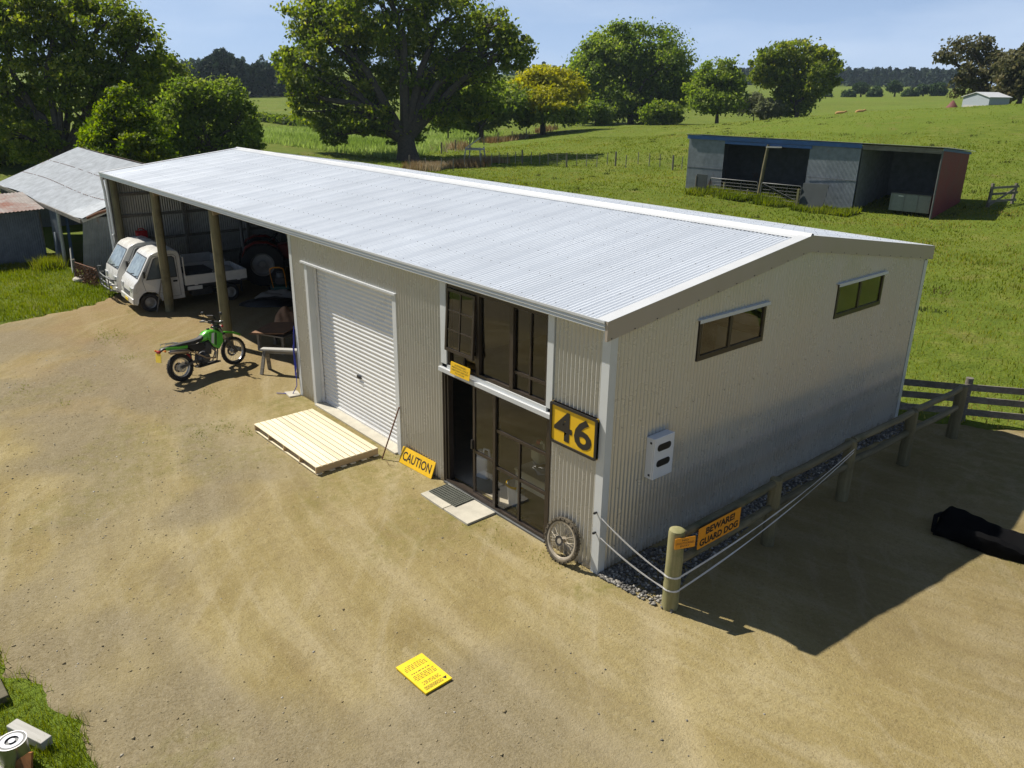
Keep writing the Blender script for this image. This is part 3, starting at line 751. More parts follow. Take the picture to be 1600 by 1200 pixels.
# ------------------------------------------------------------------ lettering and signs
def letters(body, height, width, mat, parent, x, y, z=.0022, bold=0., name='lettering'):
    """a line of text, centred on (x, y) of the parent's face, fitted to width x height"""
    cu = bpy.data.curves.new('text', 'FONT'); cu.body = body; cu.size = 1; cu.extrude = .0; cu.offset = bold
    cu.align_x = 'CENTER'; cu.resolution_u = 3
    to = bpy.data.objects.new('text', cu); COL.objects.link(to)
    dg = bpy.context.evaluated_depsgraph_get()
    me = bpy.data.meshes.new_from_object(to.evaluated_get(dg))
    bpy.data.objects.remove(to); bpy.data.curves.remove(cu)
    co = np.empty(len(me.vertices)*3, np.float32); me.vertices.foreach_get('co', co); co = co.reshape(-1, 3)
    lo, hi = co.min(0), co.max(0)
    co[:, 0] = (co[:, 0]-(lo[0]+hi[0])/2)*width/(hi[0]-lo[0])+x
    co[:, 1] = (co[:, 1]-(lo[1]+hi[1])/2)*height/(hi[1]-lo[1])+y
    co[:, 2] = z
    me.vertices.foreach_set('co', co.ravel()); me.update()
    me.materials.clear(); me.name = name
    return link(name, me, mat, parent)
def basis(loc, right, up):
    r_ = Vector(right).normalized(); u_ = Vector(up); u_ = (u_-r_*u_.dot(r_)).normalized(); n_ = r_.cross(u_)
    return Matrix(((r_.x, u_.x, n_.x, loc[0]), (r_.y, u_.y, n_.y, loc[1]), (r_.z, u_.z, n_.z, loc[2]), (0, 0, 0, 1)))
def rrect(w, h, r_, n=4, z=0.):
    pts = []
    for cx, cy, a0 in ((w/2-r_, h/2-r_, 0), (-w/2+r_, h/2-r_, 90), (-w/2+r_, -h/2+r_, 180), (w/2-r_, -h/2+r_, 270)):
        for i in range(n+1):
            a = rad(a0+90*i/n); pts.append((cx+r_*math.cos(a), cy+r_*math.sin(a), z))
    return pts
def sign(name, label, loc, right, up, w, h, th, mat, r_=.012):
    t = thing(name, label, 'sign'); t.matrix_world = basis(loc, right, up)
    MB().prism(rrect(w, h, r_, z=-th), (0, 0, th)).build('board', mat, t)
    return t
# 46 on the front wall
s46 = thing('number_sign', 'big yellow 46 sign with black frame and digits on the front wall', 'sign'); s46.matrix_world = basis((-.545, -.055, 2.02), (1, 0, 0), (0, 0, 1))
MB().prism(rrect(.90, .60, .035, z=-.042), (0, 0, .038)).build('board', M['yellow'], s46)
mb = MB(); o1 = rrect(.90, .60, .035); i1 = rrect(.825, .525, .012); n = len(o1)
for zz in (0,): pass
vs = [(p[0], p[1], -.044) for p in o1]+[(p[0], p[1], .012) for p in o1]+[(p[0], p[1], .012) for p in i1]+[(p[0], p[1], -.003) for p in i1]
fs = []
for k in range(3):
    for i in range(n): fs.append((k*n+i, k*n+(i+1) % n, (k+1)*n+(i+1) % n, (k+1)*n+i))
mb.add(vs, fs).build('frame', M['ink'], s46)
letters('4', .43, .35, M['ink'], s46, -.19, .0, .0005, .022, 'digit'); letters('6', .44, .33, M['ink'], s46, .19, .0, .0005, .022, 'digit')
# CAUTION, leaning against the wall
sc_ = sign('caution_sign', 'yellow CAUTION board leaning on the wall beside the roller door', (-4.31, -.10, .135), (1, .06, .0), (0.0, .42, 1), .93, .30, .012, M['yellow'])
letters('CAUTION', .165, .80, M['ink'], sc_, 0, 0, .0015, .018)
# small notice above the door
sa = sign('notice_sign', 'small yellow staff notice standing on the sill above the glass door', (-3.035, -.085, 2.19), (1, 0, 0), (0, .12, 1), .50, .20, .006, M['yellow'])
for body, w_, yy in (('AUTHORISED', .30, .062), ('PERSONAL ONLY', .42, .022), ('VISITORS REPORT', .44, -.020), ('TO HOUSE', .24, -.062)): letters(body, .026, w_, M['ink2'], sa, 0, yy, .0015, .008)
# BEWARE! GUARD DOG on the rails
sb = sign('guard_dog_sign', 'orange BEWARE! GUARD DOG board wired to the fence rails', (1.205, 1.02, .905), (0, 1, .0), (.0, 0, 1), .93, .31, .006, M['orange'])
letters('BEWARE!', .105, .64, M['ink'], sb, .01, .07, .0015, .04); letters('GUARD DOG', .105, .85, M['ink'], sb, 0, -.075, .0015, .04)
sn = sign('no_entry_sign', 'small orange no entry plate nailed to the nearest fence post', (1.256, .205, 1.02), (.42, 1, 0), (0, 0, 1), .29, .155, .004, M['orange'])
for body, w_, yy in (('NO', .09, .042), ('UNAUTHORISED', .26, 0), ('ENTRY', .13, -.042)): letters(body, .028, w_, M['rust'] if body != 'NO' else M['ink'], sn, 0, yy, .0015, .01)
# warning sign flat on the yard: reads upside down from here
wa = [Vector((-.14, -3.23, 0)), Vector((-.15, -2.87, 0)), Vector((.41, -2.82, 0)), Vector((.45, -3.2, 0))]
cen = sum(wa, Vector())/4
zc = float(yard_z(np.array([cen.x]), np.array([cen.y]))[0])
sw = sign('warning_sign', 'bright yellow WARNING sheet lying flat on the dirt yard', (cen.x, cen.y, zc+.034), (0.04, -1, 0), (1, .06, .0), .375, .575, .022, M['yellow2'], .004)
mb = MB(); bw, bh = .245, .052
cx, cy = .028, .228
for a in ((cx-bw/2, cx+bw/2, cy+bh/2-.006, cy+bh/2), (cx-bw/2, cx+bw/2, cy-bh/2, cy-bh/2+.006), (cx-bw/2, cx-bw/2+.006, cy-bh/2, cy+bh/2), (cx+bw/2-.006, cx+bw/2, cy-bh/2, cy+bh/2)):
    mb.add([(a[0], a[2], .001), (a[1], a[2], .001), (a[1], a[3], .001), (a[0], a[3], .001)], [(0, 1, 2, 3)])
mb.build('border', M['ink2'], sw, fix=False, weld=.0005)
letters('WARNING', .034, .22, M['ink2'], sw, cx, cy, .0015, .02)
MB().add([(-.165, .205, .001), (-.105, .205, .001), (-.135, .252, .001)], [(0, 1, 2)]).add([(-.150, .213, .0018), (-.12, .213, .0018), (-.135, .238, .0018)], [(0, 1, 2)]).build('warning_triangle', M['ink'], sw, fix=False)
# blocks of small print too fine to read
rr = random.Random(4); mb = MB()
for yy, wd in ((.165, .24), (.145, .20), (.125, .23), (.06, .29), (.035, .30), (.010, .27), (-.015, .30), (-.06, .25), (-.13, .30), (-.155, .29), (-.18, .30), (-.205, .22)):
    x = -wd/2
    while x < wd/2:
        l = rr.uniform(.018, .05); l = min(l, wd/2-x+.005); hgt = .010 if abs(yy+.06) > .01 else .015
        mb.add([(x, yy-hgt/2, .001), (x+l, yy-hgt/2, .001), (x+l, yy+hgt/2, .001), (x, yy+hgt/2, .001)], [(0, 1, 2, 3)]); x += l+.012
o = mb.build('small_print', M['ink2'], sw, fix=False); o['kind'] = 'stuff'

# ------------------------------------------------------------------ meter box
mbx = thing('meter_box', 'white electricity meter box with two dark windows on the gable wall', 'meter box'); mbx.matrix_world = basis((.012, 1.055, 1.56), (0, 1, 0), (0, 0, 1))
MB().box(-.215, .215, -.31, .31, 0, .125).build('box', M['whitep'], mbx, bevel=.008)
MB().box(-.205, .218, -.314, .314, .1255, .145).build('lid', M['whitep'], mbx, bevel=.006)
for yy in (.155, -.085): MB().prism([(p[0], p[1]+yy, p[2]) for p in rrect(.29, .105, .05, 6, .146)], (0, 0, .004)).build('viewing_window', M['black'], mbx)
for yy in (.24, -.25): MB().box(-.222, -.214, yy-.014, yy+.014, .07, .10).build('hinge', M['black'], mbx)

# ------------------------------------------------------------------ pallet
pz = .0
pal = thing('timber_pallet', 'large fresh pine pallet lying in front of the roller door', 'pallet', (-6.45, -.98, pz), rad(.8))
PL, PW = 2.48, 1.27
n = 11; bw = PW/n
for i in range(n):
    y = -PW/2+bw*(i+.5)
    MB().box(-PL/2, PL/2, y-bw/2+.0075, y+bw/2-.0075, .132, .152).build('plank', M['pine'], pal, bevel=.003)
for x in (-PL/2+.02, -PL/4, 0, PL/4, PL/2-.02):
    MB().box(x-.019, x+.019, -PW/2+.006, PW/2-.006, .026, .131).build('bearer', M['pine_side'], pal)
for i in (0, 2.2, 4.2, 5.8, 7.8, 10):
    y = -PW/2+bw*(i+.5)
    MB().box(-PL/2+.0, PL/2+.03, y-.05, y+.05, .005, .025).build('base_board', M['pine'], pal)

# ------------------------------------------------------------------ doorstep slabs and mat
def slab(label, x0, x1, y0, y1, rz):
    t = thing('paving_slab', label, 'slab', ((x0+x1)/2, (y0+y1)/2, -.02), rz)
    MB().box((x0-x1)/2, (x1-x0)/2, (y0-y1)/2, (y1-y0)/2, 0, .05).build('slab', M['concrete'], t, bevel=.006)
slab('grey concrete slab under the rubber doormat', -3.47, -2.83, -.60, -.03, rad(-1)); slab('bare grey concrete slab to the right of the doormat', -2.82, -2.20, -.60, -.035, rad(.6))
M['mat'] = pm('doormat_rubber', (.10, .105, .085), .9, var=.35, scale=30)
dm = thing('doormat', 'dark green grey lattice doormat at the glass door', 'doormat', (-3.09, -.245, .034), rad(2))
MB().box(-.355, .355, -.20, .20, 0, .008).build('backing', M['mat'], dm)
mb = MB()
for i in range(15):
    x = -.335+i*.048; mb.box(x-.007, x+.007, -.195, .195, .009, .018)
for j in range(8):
    y = -.185+j*.053; mb.box(-.35, .35, y-.006, y+.006, .0085, .015)
o = mb.build('lattice', M['mat'], dm); o['kind'] = 'stuff'

# ------------------------------------------------------------------ wheels
def torus(mb, c, ax, R_, r_, n=40, m=10, sq=1.0):
    prof = []
    for i in range(m+1):
        a = 2*math.pi*i/m; prof.append((R_+r_*math.cos(a), r_*sq*math.sin(a)))
    return mb.lathe(prof, c, ax, n)
def spoked_wheel(parent, c, ax, R_, tw, rim_mat, tyre_mat, knob=.016, nk=44, hub=.045, disc=None, spoke_mat=None, sprocket=None):
    c = Vector(c); ax = Vector(ax).normalized(); u = ax.orthogonal().normalized(); l = ax.cross(u)
    mb = MB(); torus(mb, c, ax, R_-tw*.55, tw*.5, 44, 10, 1.1)
    for k in range(nk):
        a = 2*math.pi*k/nk; d = u*math.cos(a)+l*math.sin(a); t = -u*math.sin(a)+l*math.cos(a)
        for off, tilt in (((-.30, .9), (.30, .9)) if k % 2 else ((0, 1.0), (-.52, .72), (.52, .72))):
            p = c+d*(R_-tw*.06-knob*.6-abs(off)*tw*.25)+ax*(off*tw)
            Mx = Matrix(((t.x, ax.x, d.x, p.x), (t.y, ax.y, d.y, p.y), (t.z, ax.z, d.z, p.z), (0, 0, 0, 1)))
            mb.box(-knob*.75, knob*.75, -knob*.8, knob*.8, -knob*.5, knob*.6, Mx)
    mb.build('tyre', tyre_mat, parent, smooth=True)
    rr_ = R_-tw*1.08
    mb = MB(); mb.lathe([(rr_-.012, -tw*.30), (rr_+.012, -tw*.36), (rr_+.012, -tw*.30), (rr_-.004, 0), (rr_+.012, tw*.30), (rr_+.012, tw*.36), (rr_-.012, tw*.30), (rr_-.02, 0), (rr_-.012, -tw*.30)], c, ax, 40)
    mb.build('rim', rim_mat, parent, smooth=True)
    mb = MB(); mb.lathe([(.001, -.06), (hub*1.15, -.06), (hub*1.15, -.045), (hub*.6, -.04), (hub*.6, .04), (hub*1.15, .045), (hub*1.15, .06), (.001, .06)], c, ax, 18); mb.build('hub', spoke_mat or rim_mat, parent, smooth=True)
    mb = MB()
    for k in range(32):
        a = 2*math.pi*k/32; s_ = 1 if k % 2 else -1; a2 = a+(.5 if (k//2) % 2 else -.5)
        p0 = c+(u*math.cos(a2)+l*math.sin(a2))*hub+ax*(s_*.05); p1 = c+(u*math.cos(a)+l*math.sin(a))*(rr_-.012)
        mb.tube([p0, p1], .0024, 4, False)
    o = mb.build('spokes', spoke_mat or rim_mat, parent, fix=False); o['kind'] = 'stuff'
    if disc:
        mb = MB(); mb.lathe([(disc*.62, disc and .062), (disc, .062), (disc, .066), (disc*.62, .066), (disc*.62, .062)], c, ax, 28)
        for k in range(5):
            a = 2*math.pi*k/5; mb.beam(c+ax*.064+(u*math.cos(a)+l*math.sin(a))*hub, c+ax*.064+(u*math.cos(a)+l*math.sin(a))*disc*.7, .014, .004, ax)
        mb.build('brake_disc', M['darksteel'], parent)
M['muddytyre'] = pm('muddy_tyre', (.075, .062, .042), .95, var=.3, scale=16, dirt=(.27, .22, .14), dirt_amt=.35)
M['dustrim'] = pm('dusty_rim', (.40, .35, .27), .55, metal=.3, var=.2, scale=14)
lwh = thing('spare_wheel', 'muddy spoked motorbike wheel leaning on the wall by the corner', 'wheel'); lwh.matrix_world = basis((-.585, -.135, .322), (1, .0, 0), (0, .24, 1))
spoked_wheel(lwh, (0, 0, 0), (0, 0, 1), .335, .066, M['dustrim'], M['muddytyre'], .014, 46, .042, .075, M['dustrim'])

# ------------------------------------------------------------------ post and rail fence by the gable
rf = thing('rail_fence', 'round post and rail fence running along the gable end', 'fence', (0, 0, 0))
POSTS = [(1.12, .20, 1.16, .108), (1.07, 2.55, 1.10, .095), (1.06, 4.76, 1.08, .10), (1.10, 6.9, 1.06, .10), (1.14, 8.93, 1.08, .105)]
for i, (x, y, h_, r_) in enumerate(POSTS):
    MB().tube([(x, y, -.15), (x, y, .3), (x+.004, y, .7), (x, y, h_-.05), (x, y, h_-.012), (x, y, h_)], [r_*1.05, r_*1.02, r_, r_*.97, r_*.9, r_*.70], 16).build('post', M['post'] if i == 0 else M['pole'], rf, smooth=True)
rj = random.Random(2)
for i in range(4):
    a, b_ = POSTS[i], POSTS[i+1]
    for z0, z1 in ((1.05, 1.03), (.66, .64)):
        p0 = Vector((a[0]+.0, a[1]+a[3]*.7, z0)); p1 = Vector((b_[0], b_[1]-b_[3]*.6, z1)); pts = []
        for k in range(6):
            f = k/5; q = p0.lerp(p1, f); pts.append((q.x+rj.uniform(-.008, .008), q.y, q.z-.02*math.sin(math.pi*f)+rj.uniform(-.006, .006)))
        MB().tube(pts, [.058+rj.uniform(-.004, .006) for k in range(6)], 10).build('rail', M['rail'], rf, smooth=True)
# board fence beyond
bf = thing('board_fence', 'dark weathered three board fence behind the shed corner', 'fence', (0, 0, 0))
fd = Vector((1.83, 1.34, 0)).normalized(); fo = Vector((-.25, 8.93, 0))+Vector((.08, .20, 0))
gp = lambda p: terr1(p.x, p.y)
L_ = [0.02, 1.32, 3.5, 5.7, 7.9, 10.1]
for k, s in enumerate(L_[1:]):
    p = fo+fd*s; z = gp(p); MB().tube([(p.x, p.y+.09, z-.3), (p.x, p.y+.09, z+.92)], [.085, .075], 10).build('post', M['weathered'], bf, smooth=True)
for z in (.20, .48, .74):
    for k in range(5):
        a = fo+fd*L_[k]; b_ = fo+fd*(L_[k+1]-.01)
        MB().beam((a.x, a.y, gp(a)*.5+z), (b_.x, b_.y, gp(b_)*.5+z+rj.uniform(-.015, .015)), .03, .135).build('board', M['weathered'], bf)
# white electric tape from the corner round the post and back along the fence
M['tape'] = pm('white_tape', (.62, .62, .62), .6, var=.08)
def ribbon(pts, w0=.028, tw=2.5):
    mb = MB(); n = len(pts); vs = []
    for i, p in enumerate(pts):
        a = tw*math.sin(i/n*math.pi*tw); o = Vector((.25*math.sin(a), .1*math.cos(a), .95)).normalized()*(w0*(.45+.55*abs(math.cos(a*1.3)))/2)
        p = Vector(p); vs += [p-o, p+o]
    return mb.add(vs, [(2*i, 2*i+2, 2*i+3, 2*i+1) for i in range(n-1)])
def sag(a, b_, s, n=18):
    a = Vector(a); b_ = Vector(b_); return [a.lerp(b_, i/n)-Vector((0, 0, s*4*(i/n)*(1-i/n))) for i in range(n+1)]
tape = thing('fence_tape', 'white electric fence tape looped from the shed corner round the near post', 'tape', (0, 0, 0))
x0, y0, r0 = 1.12, .20, .117
for za, zb, zc_ in ((.95, .50, .98), (.64, .30, .93)):
    arc = [(x0+r0*math.cos(rad(a)), y0+r0*math.sin(rad(a)), zb) for a in range(-120, 21, 20)]
    pts = sag((-.06, -.022, za), arc[0], .05)+arc+sag((arc[-1][0], arc[-1][1], zb), (1.18, 4.66, zc_), .12)
    o = ribbon(pts).build('strand', M['tape'], tape, fix=False); md = o.modifiers.new('thick', 'SOLIDIFY'); md.thickness = .003
    MB().lathe([(.001, -.04), (.014, -.04), (.02, -.02), (.014, 0), (.012, .018), (.001, .018)], (-.06, -.035, za+.01), (0, 1, 0), 10).build('insulator', M['black'], tape)

# ------------------------------------------------------------------ steel bar leaning with a loop of wire
MB().tube([(-5.05, -.36, .0), (-4.93, -.03, .97)], .013, 8).build('steel_bar', M['rust'])
o = bpy.data.objects['steel_bar']; tag(o, 'thin rusty steel bar leaning on the roller door jamb', 'steel bar')
MB().tube([(-5.02+.05*i, -.38+.03*math.sin(i*.9), .012+.01*(i % 2)) for i in range(9)], .003, 5).build('wire', M['rust'])
tag(bpy.data.objects['wire'], 'loop of thin rusty wire on the ground by the leaning bar', 'wire')

# ------------------------------------------------------------------ black plastic liner on the ground, right
M['linerb'] = pm('dull_black_plastic', (.005, .005, .0055), .85, var=.3, spec=.06, bmp=.4, bscale=9)
lin = thing('black_liner', 'long black plastic liner lying at the edge of the shed shadow', 'plastic liner', (0, 0, 0))
a = Vector((2.48, 5.06, 0)); b_ = Vector((4.75, 5.55, 0)); d = (b_-a).normalized(); s_ = Vector((-d.y, d.x, 0))
n = 60; mcol = [(-.42, .0), (-.40, .16), (-.33, .20), (-.12, .055), (.10, .05), (.30, .16), (.36, .19), (.42, .14), (.44, .0)]
vs = []
for i in range(n+1):
    f = i/n; c_ = a.lerp(b_, f)+s_*(.05*math.sin(f*7))
    k = .15+.85*min(1, (f+.02)/.06) if f < .06 else 1
    for q, zq in mcol:
        wv = 1+.12*math.sin(f*11+q*5); p = c_+s_*(q*wv*(.82+.12*math.sin(f*5)))
        cz = .5*math.sin(f*23+q*9)*math.sin(f*41-q*6)
        vs.append((p.x+.02*cz, p.y+.03*cz, max(.004, zq*(1+.35*math.sin(f*9+q*3)+.07*cz)+.004*cz)*k+.004))
m_ = len(mcol)
fs = [(i*m_+j, (i+1)*m_+j, (i+1)*m_+j+1, i*m_+j+1) for i in range(n) for j in range(m_-1)]
o = MB().add(vs, fs).build('sheet', M['linerb'], lin, smooth=True, fix=False); o.modifiers.new('thick', 'SOLIDIFY').thickness = .006
MB().tube([a+s_*.4+Vector((0, 0, .06)), a+s_*.1+Vector((-.05, 0, .13)), a-s_*.3+Vector((0, 0, .07))], .035, 8).build('rolled_end', M['linerb'], lin, smooth=True)

# ------------------------------------------------------------------ junk at the near left corner
def tz(x, y): return max(terr1(x, y)-.0, 0)
t = thing('timber_offcut', 'grey weathered timber post offcut lying in the corner grass', 'timber', (-1.62, -6.69, .03), rad(24))
MB().box(-.27, .27, -.06, .06, 0, .10).build('beam', M['greywood'], t, bevel=.008)
t = thing('dark_log', 'dark rotten plank end at the left edge in long grass', 'plank', (-2.62, -6.86, .03), rad(4))
MB().box(-.45, .25, -.12, .10, .02, .11, Matrix.Rotation(rad(8), 4, 'Y')).build('plank', M['rail'], t, bevel=.01)
can = thing('paint_tin', 'silver paint tin with ringed white lid in the corner grass', 'tin', (-1.34, -6.86, .0))
MB().lathe([(.001, .0), (.128, .0), (.128, .30), (.134, .305), (.134, .318), (.122, .318), (.122, .31)], n=28).build('can', M['steel'], can, smooth=True)
MB().lathe([(.001, .300), (.120, .300), (.120, .3145), (.100, .3145)], n=28).build('lid', M['galv'], can, smooth=True)
MB().lathe([(.062, .3155), (.100, .3155), (.100, .318), (.062, .318), (.062, .3155)], n=28).build('lid_ring', M['whitep'], can)
MB().lathe([(.001, .3155), (.030, .3155), (.030, .318), (.001, .318)], n=18).build('lid_centre', M['whitep'], can)
t = thing('rusty_plate', 'rusty orange steel plate standing beside the paint tin', 'steel plate', (-1.10, -6.86, .0), rad(20))
M['orust'] = pm('orange_rust', (.28, .11, .03), .85, var=.4, scale=9)
MB().prism([(-.28, -.01, .0), (.13, -.01, .0), (.14, -.01, .37), (.08, -.01, .34), (-.28, -.01, .02)], (0, .02, 0), Matrix.Rotation(rad(-12), 4, 'X')).build('plate', M['orust'], t)
t = thing('pale_plank', 'thin pale plank lying in the grass behind the paint tin', 'plank', (-1.78, -6.92, .02), rad(48))
MB().box(-.3, .3, -.035, .035, 0, .03).build('plank', M['greywood'], t)
t = thing('grey_board', 'flat grey board under the paint tin', 'board', (-1.62, -7.05, .01), rad(10))
MB().box(-.35, .3, -.12, .12, 0, .03).build('board', M['greywood'], t)
# ------------------------------------------------------------------ small white trucks
M['trim'] = pm('grey_trim', (.05, .05, .052), .6, var=.15)
M['lamp'] = pm('headlamp_lens', (.62, .64, .64), .12, var=.05, coat=.8)
M['amber'] = pm('amber_lens', (.75, .22, .02), .2, var=.05)
M['redlens'] = pm('red_lens', (.45, .02, .02), .25, var=.05)
M['plate'] = pm('number_plate', (.80, .58, .05), .4, var=.03)
M['rimgrey'] = pm('wheel_steel', (.30, .29, .27), .55, metal=.3, var=.2, dirt=(.2, .16, .1), dirt_amt=.2)
M['seat'] = pm('cab_interior', (.09, .09, .095), .85, var=.2)
def car_wheel(parent, x, y, r_, side):
    t = MB(); s = 1 if y > 0 else -1; ax = (0, s, 0)
    t.lathe([(r_*.60, -.075), (r_*.86, -.082), (r_*.97, -.066), (r_, -.03), (r_, .03), (r_*.97, .066), (r_*.86, .082), (r_*.60, .075)], (x, y, r_), ax, 30)
    w_ = t.build('wheel', M['tyre'], parent, smooth=True)
    t = MB(); t.lathe([(r_*.62, .07), (r_*.58, .06), (r_*.50, .015), (r_*.34, .03), (r_*.22, .05), (r_*.14, .055), (r_*.13, .075), (.001, .078)], (x, y, r_), ax, 24)
    for k in range(8):
        a = 2*math.pi*k/8; t.lathe([(.016, .02), (.016, .034), (.001, .035)], (x+math.cos(a)*r_*.41, y, r_+math.sin(a)*r_*.41), ax, 6)
    t.build('rim', M['rimgrey'], w_, smooth=True)
def kei_truck(name, label, loc, rz, old=False):
    t = thing(name, label, 'truck', loc, rz, 'white trucks parked in the open bays')
    P_ = M['truck']
    if old:
        side = [(0, .30), (.0, .56), (-.03, .74), (-.08, .93), (-.50, 1.58), (-.60, 1.66), (-.80, 1.72), (-1.22, 1.73), (-1.36, 1.68), (-1.40, 1.55), (-1.40, .42)]
    else:
        side = [(0, .26), (.01, .52), (-.01, .66), (-.06, .84), (-.17, .96), (-.58, 1.60), (-.66, 1.67), (-.86, 1.73), (-1.22, 1.745), (-1.40, 1.70), (-1.45, 1.58), (-1.45, .42)]
    def wz(z):  # half width: sides lean in above the waist
        return .735 if z < .92 else .735-(z-.92)*.155
    wcx, wr = -.44, .275
    arch = [(wcx-.345*math.cos(rad(a)), wr+.02+.345*math.sin(rad(a))) for a in range(0, 181, 20)]
    bot = [(-1.45 if not old else -1.40, .30), (-.90, .28)]+[q for q in arch if q[1] > .27]+[(-.10, .24)]
    poly = side+bot
    mb = MB(); n = len(poly); vs = []
    def fw(x, z): return wz(z)-(.055 if x > -.05 else .02 if x > -.10 else 0)
    for s in (1, -1): vs += [(x, s*fw(x, z), z) for x, z in poly]
    fs = [tuple(range(n)), tuple(range(n, 2*n))[::-1]]+[(i, n+i, n+(i+1) % n, (i+1) % n) for i in range(n)]
    mb.add(vs, fs)
    body = mb.build('cab', P_, t, bevel=.022); body.modifiers['bevel'].segments = 3
    body.data.polygons.foreach_set('use_smooth', [True]*len(body.data.polygons)); body.data.set_sharp_from_angle(angle=rad(35))
    # windscreen
    a, b_ = (side[3] if old else side[4]), (side[4] if old else side[5])
    dx, dz = b_[0]-a[0], b_[1]-a[1]; ln = math.hypot(dx, dz); nx, nz = dz/ln, -dx/ln
    def wsp(f, k, off=.006):
        x, z = a[0]+dx*f, a[1]+dz*f; return (x+nx*off, k*(wz(z)-.075), z+nz*off)
    MB().add([wsp(.05, -1), wsp(.05, 1), wsp(.96, 1), wsp(.96, -1)], [(0, 1, 2, 3)]).build('windscreen_seal', M['trim'], t)
    MB().add([wsp(.10, -.95, .012), wsp(.10, .95, .012), wsp(.92, .95, .012), wsp(.92, -.95, .012)], [(0, 1, 2, 3)]).build('windscreen', M['wscreen'], t)
    for k in (-.25, .45):
        q = [wsp(.07, k, .02), wsp(.14, k+.25, .022), wsp(.17, k+.5, .022)]
        MB().tube(q, .008, 5).build('wiper', M['black'], t)
    # doors with side windows
    for s in (1, -1):
        def sp(x, z, off): return (x, s*(wz(z)+off), z)
        do = [(-.36, .36+.26), (-.30, .95), (-.62, 1.52), (-.68, 1.60), (-1.26, 1.62), (-1.33, 1.55), (-1.33, .40), (-.88, .38), (-.86, .52)]
        mb = MB(); mb.prism([sp(x, z, -.006) for x, z in do], (0, s*.012, 0)); dr = mb.build('door', P_, t, bevel=.004)
        MB().tube([sp(x, z, .004) for x, z in do], .0065, 5, closed=True).build('door_seam', M['trim'], dr)
        win = [(-.44, .985), (-.70, 1.50), (-.76, 1.545), (-.84, 1.55), (-.84, .985)]
        win2 = [(-.87, .985), (-.87, 1.55), (-1.20, 1.55), (-1.25, 1.50), (-1.25, .985)]
        for wq in (win, win2): MB().prism([sp(x, z, .0065) for x, z in wq], (0, s*.004, 0)).build('side_window', M['screen'], dr)
        MB().prism([sp(x, z, .0062) for x, z in [(-.40, .955), (-.68, 1.53), (-.76, 1.578), (-1.22, 1.578), (-1.285, 1.52), (-1.285, .955)]], (0, s*.0015, 0)).build('window_seal', M['trim'], dr)
        MB().prism([sp(x, z, .0065) for x, z in [(-1.15, .82), (-1.27, .82), (-1.27, .87), (-1.15, .87)]], (0, s*.012, 0)).build('door_handle', M['black'], dr)
        # lamps and mirrors
        MB().box(-.05, .006, s*.50-.12, s*.50+.12, .60, .76).build('headlight', M['lamp'], t, bevel=.015)
        MB().box(-.12, -.01, s*.66-.045, s*.66+.045, .60, .76).build('indicator', M['lamp'], t, bevel=.01)
        m_ = MB().tube([(-.42, s*.70, 1.08), (-.34, s*.80, 1.12)], .012, 6).build('mirror_arm', M['black'], t)
        MB().box(-.37, -.32, s*.80-.055, s*.80+.055, 1.04, 1.24).build('mirror', M['black'], m_, bevel=.012)
        # wheel arch lip and dark wheel housing
        for k_ in (0,):
            pts = [(q[0], s*.742, q[1]) for q in arch]; MB().tube(pts, .016, 6).build('arch_lip', M['truck'], t, smooth=True)
        car_wheel(t, wcx, s*.645, wr, s); car_wheel(t, -2.82, s*.645, wr, s)
        # drop sides of the tray
        MB().box(-3.36, -1.50, s*.735-.018, s*.735+.018, .66, .94).build('drop_side', P_, t, bevel=.006)
        MB().box(-3.36, -1.50, s*.735-.026, s*.735+.026, .925, .95).build('side_rail', P_, t, bevel=.004)
        for x in (-1.8, -2.45, -3.1): MB().box(x-.05, x+.05, s*.757, s*.768, .64, .74).build('latch', P_, t)
        MB().box(-1.98, -1.55, s*.70-.03, s*.70+.03, .50, .61).box(-1.9, -1.7, s*.70+.031, s*.70+.04, .53, .58).build('under_tray_hatch', P_, t)
    MB().box(-.02, .035, -.70, .70, .26, .44).build('bumper', P_, t, bevel=.025)
    mb = MB()
    for z in (.50, .55, .60) if not old else (.52, .57): mb.box(.0, .018, -.34, .34, z-.012, z+.012)
    o = mb.build('grille', M['trim'], t); o['kind'] = 'stuff'
    MB().box(.036, .046, -.165, .165, .29, .38).build('number_plate', M['plate'], t)
    # tray
    MB().box(-3.38, -1.48, -.715, .715, .60, .66).build('tray_floor', M['trim'], t)
    MB().box(-1.53, -1.49, -.72, .72, .66, .98).build('headboard', P_, t)
    MB().tube([(-1.51, -.70, .98), (-1.51, -.70, 1.5), (-1.51, .70, 1.5), (-1.51, .70, .98)], .018, 6).build('headboard_hoop', P_, t)
    MB().box(-3.39, -3.355, -.70, .70, .66, .94).build('tailgate', P_, t, bevel=.006)
    for y in (-.38, .38): MB().box(-3.30, -.6, y-.04, y+.04, .42, .58).build('chassis_rail', M['darksteel'], t)
    MB().box(-2.35, -1.65, -.62, -.30, .28, .50).build('fuel_tank', M['darksteel'], t, bevel=.03); MB().box(-2.3, -1.7, .25, .60, .28, .48).build('battery_box', M['darksteel'], t, bevel=.02)
    for s in (1, -1): MB().box(-3.22, -3.20, s*.60-.09, s*.60+.09, .22, .58).build('mud_flap', M['black'], t)
    if old:
        bbm = M['galv']; mb = MB()
        for z in (.36, .52, .70): mb.tube([(.02, -.78, z-.02), (.17, -.70, z), (.20, 0, z), (.17, .70, z), (.02, .78, z-.02)], .022, 8)
        for y in (-.55, -.2, .2, .55): mb.tube([(.19, y, .30), (.20, y, .72)], .018, 7)
        mb.tube([(.18, -.62, .52), (.20, -.60, .92), (.16, -.3, .96)], .016, 7)
        mb.build('bull_bar', bbm, t, smooth=True)
    return t
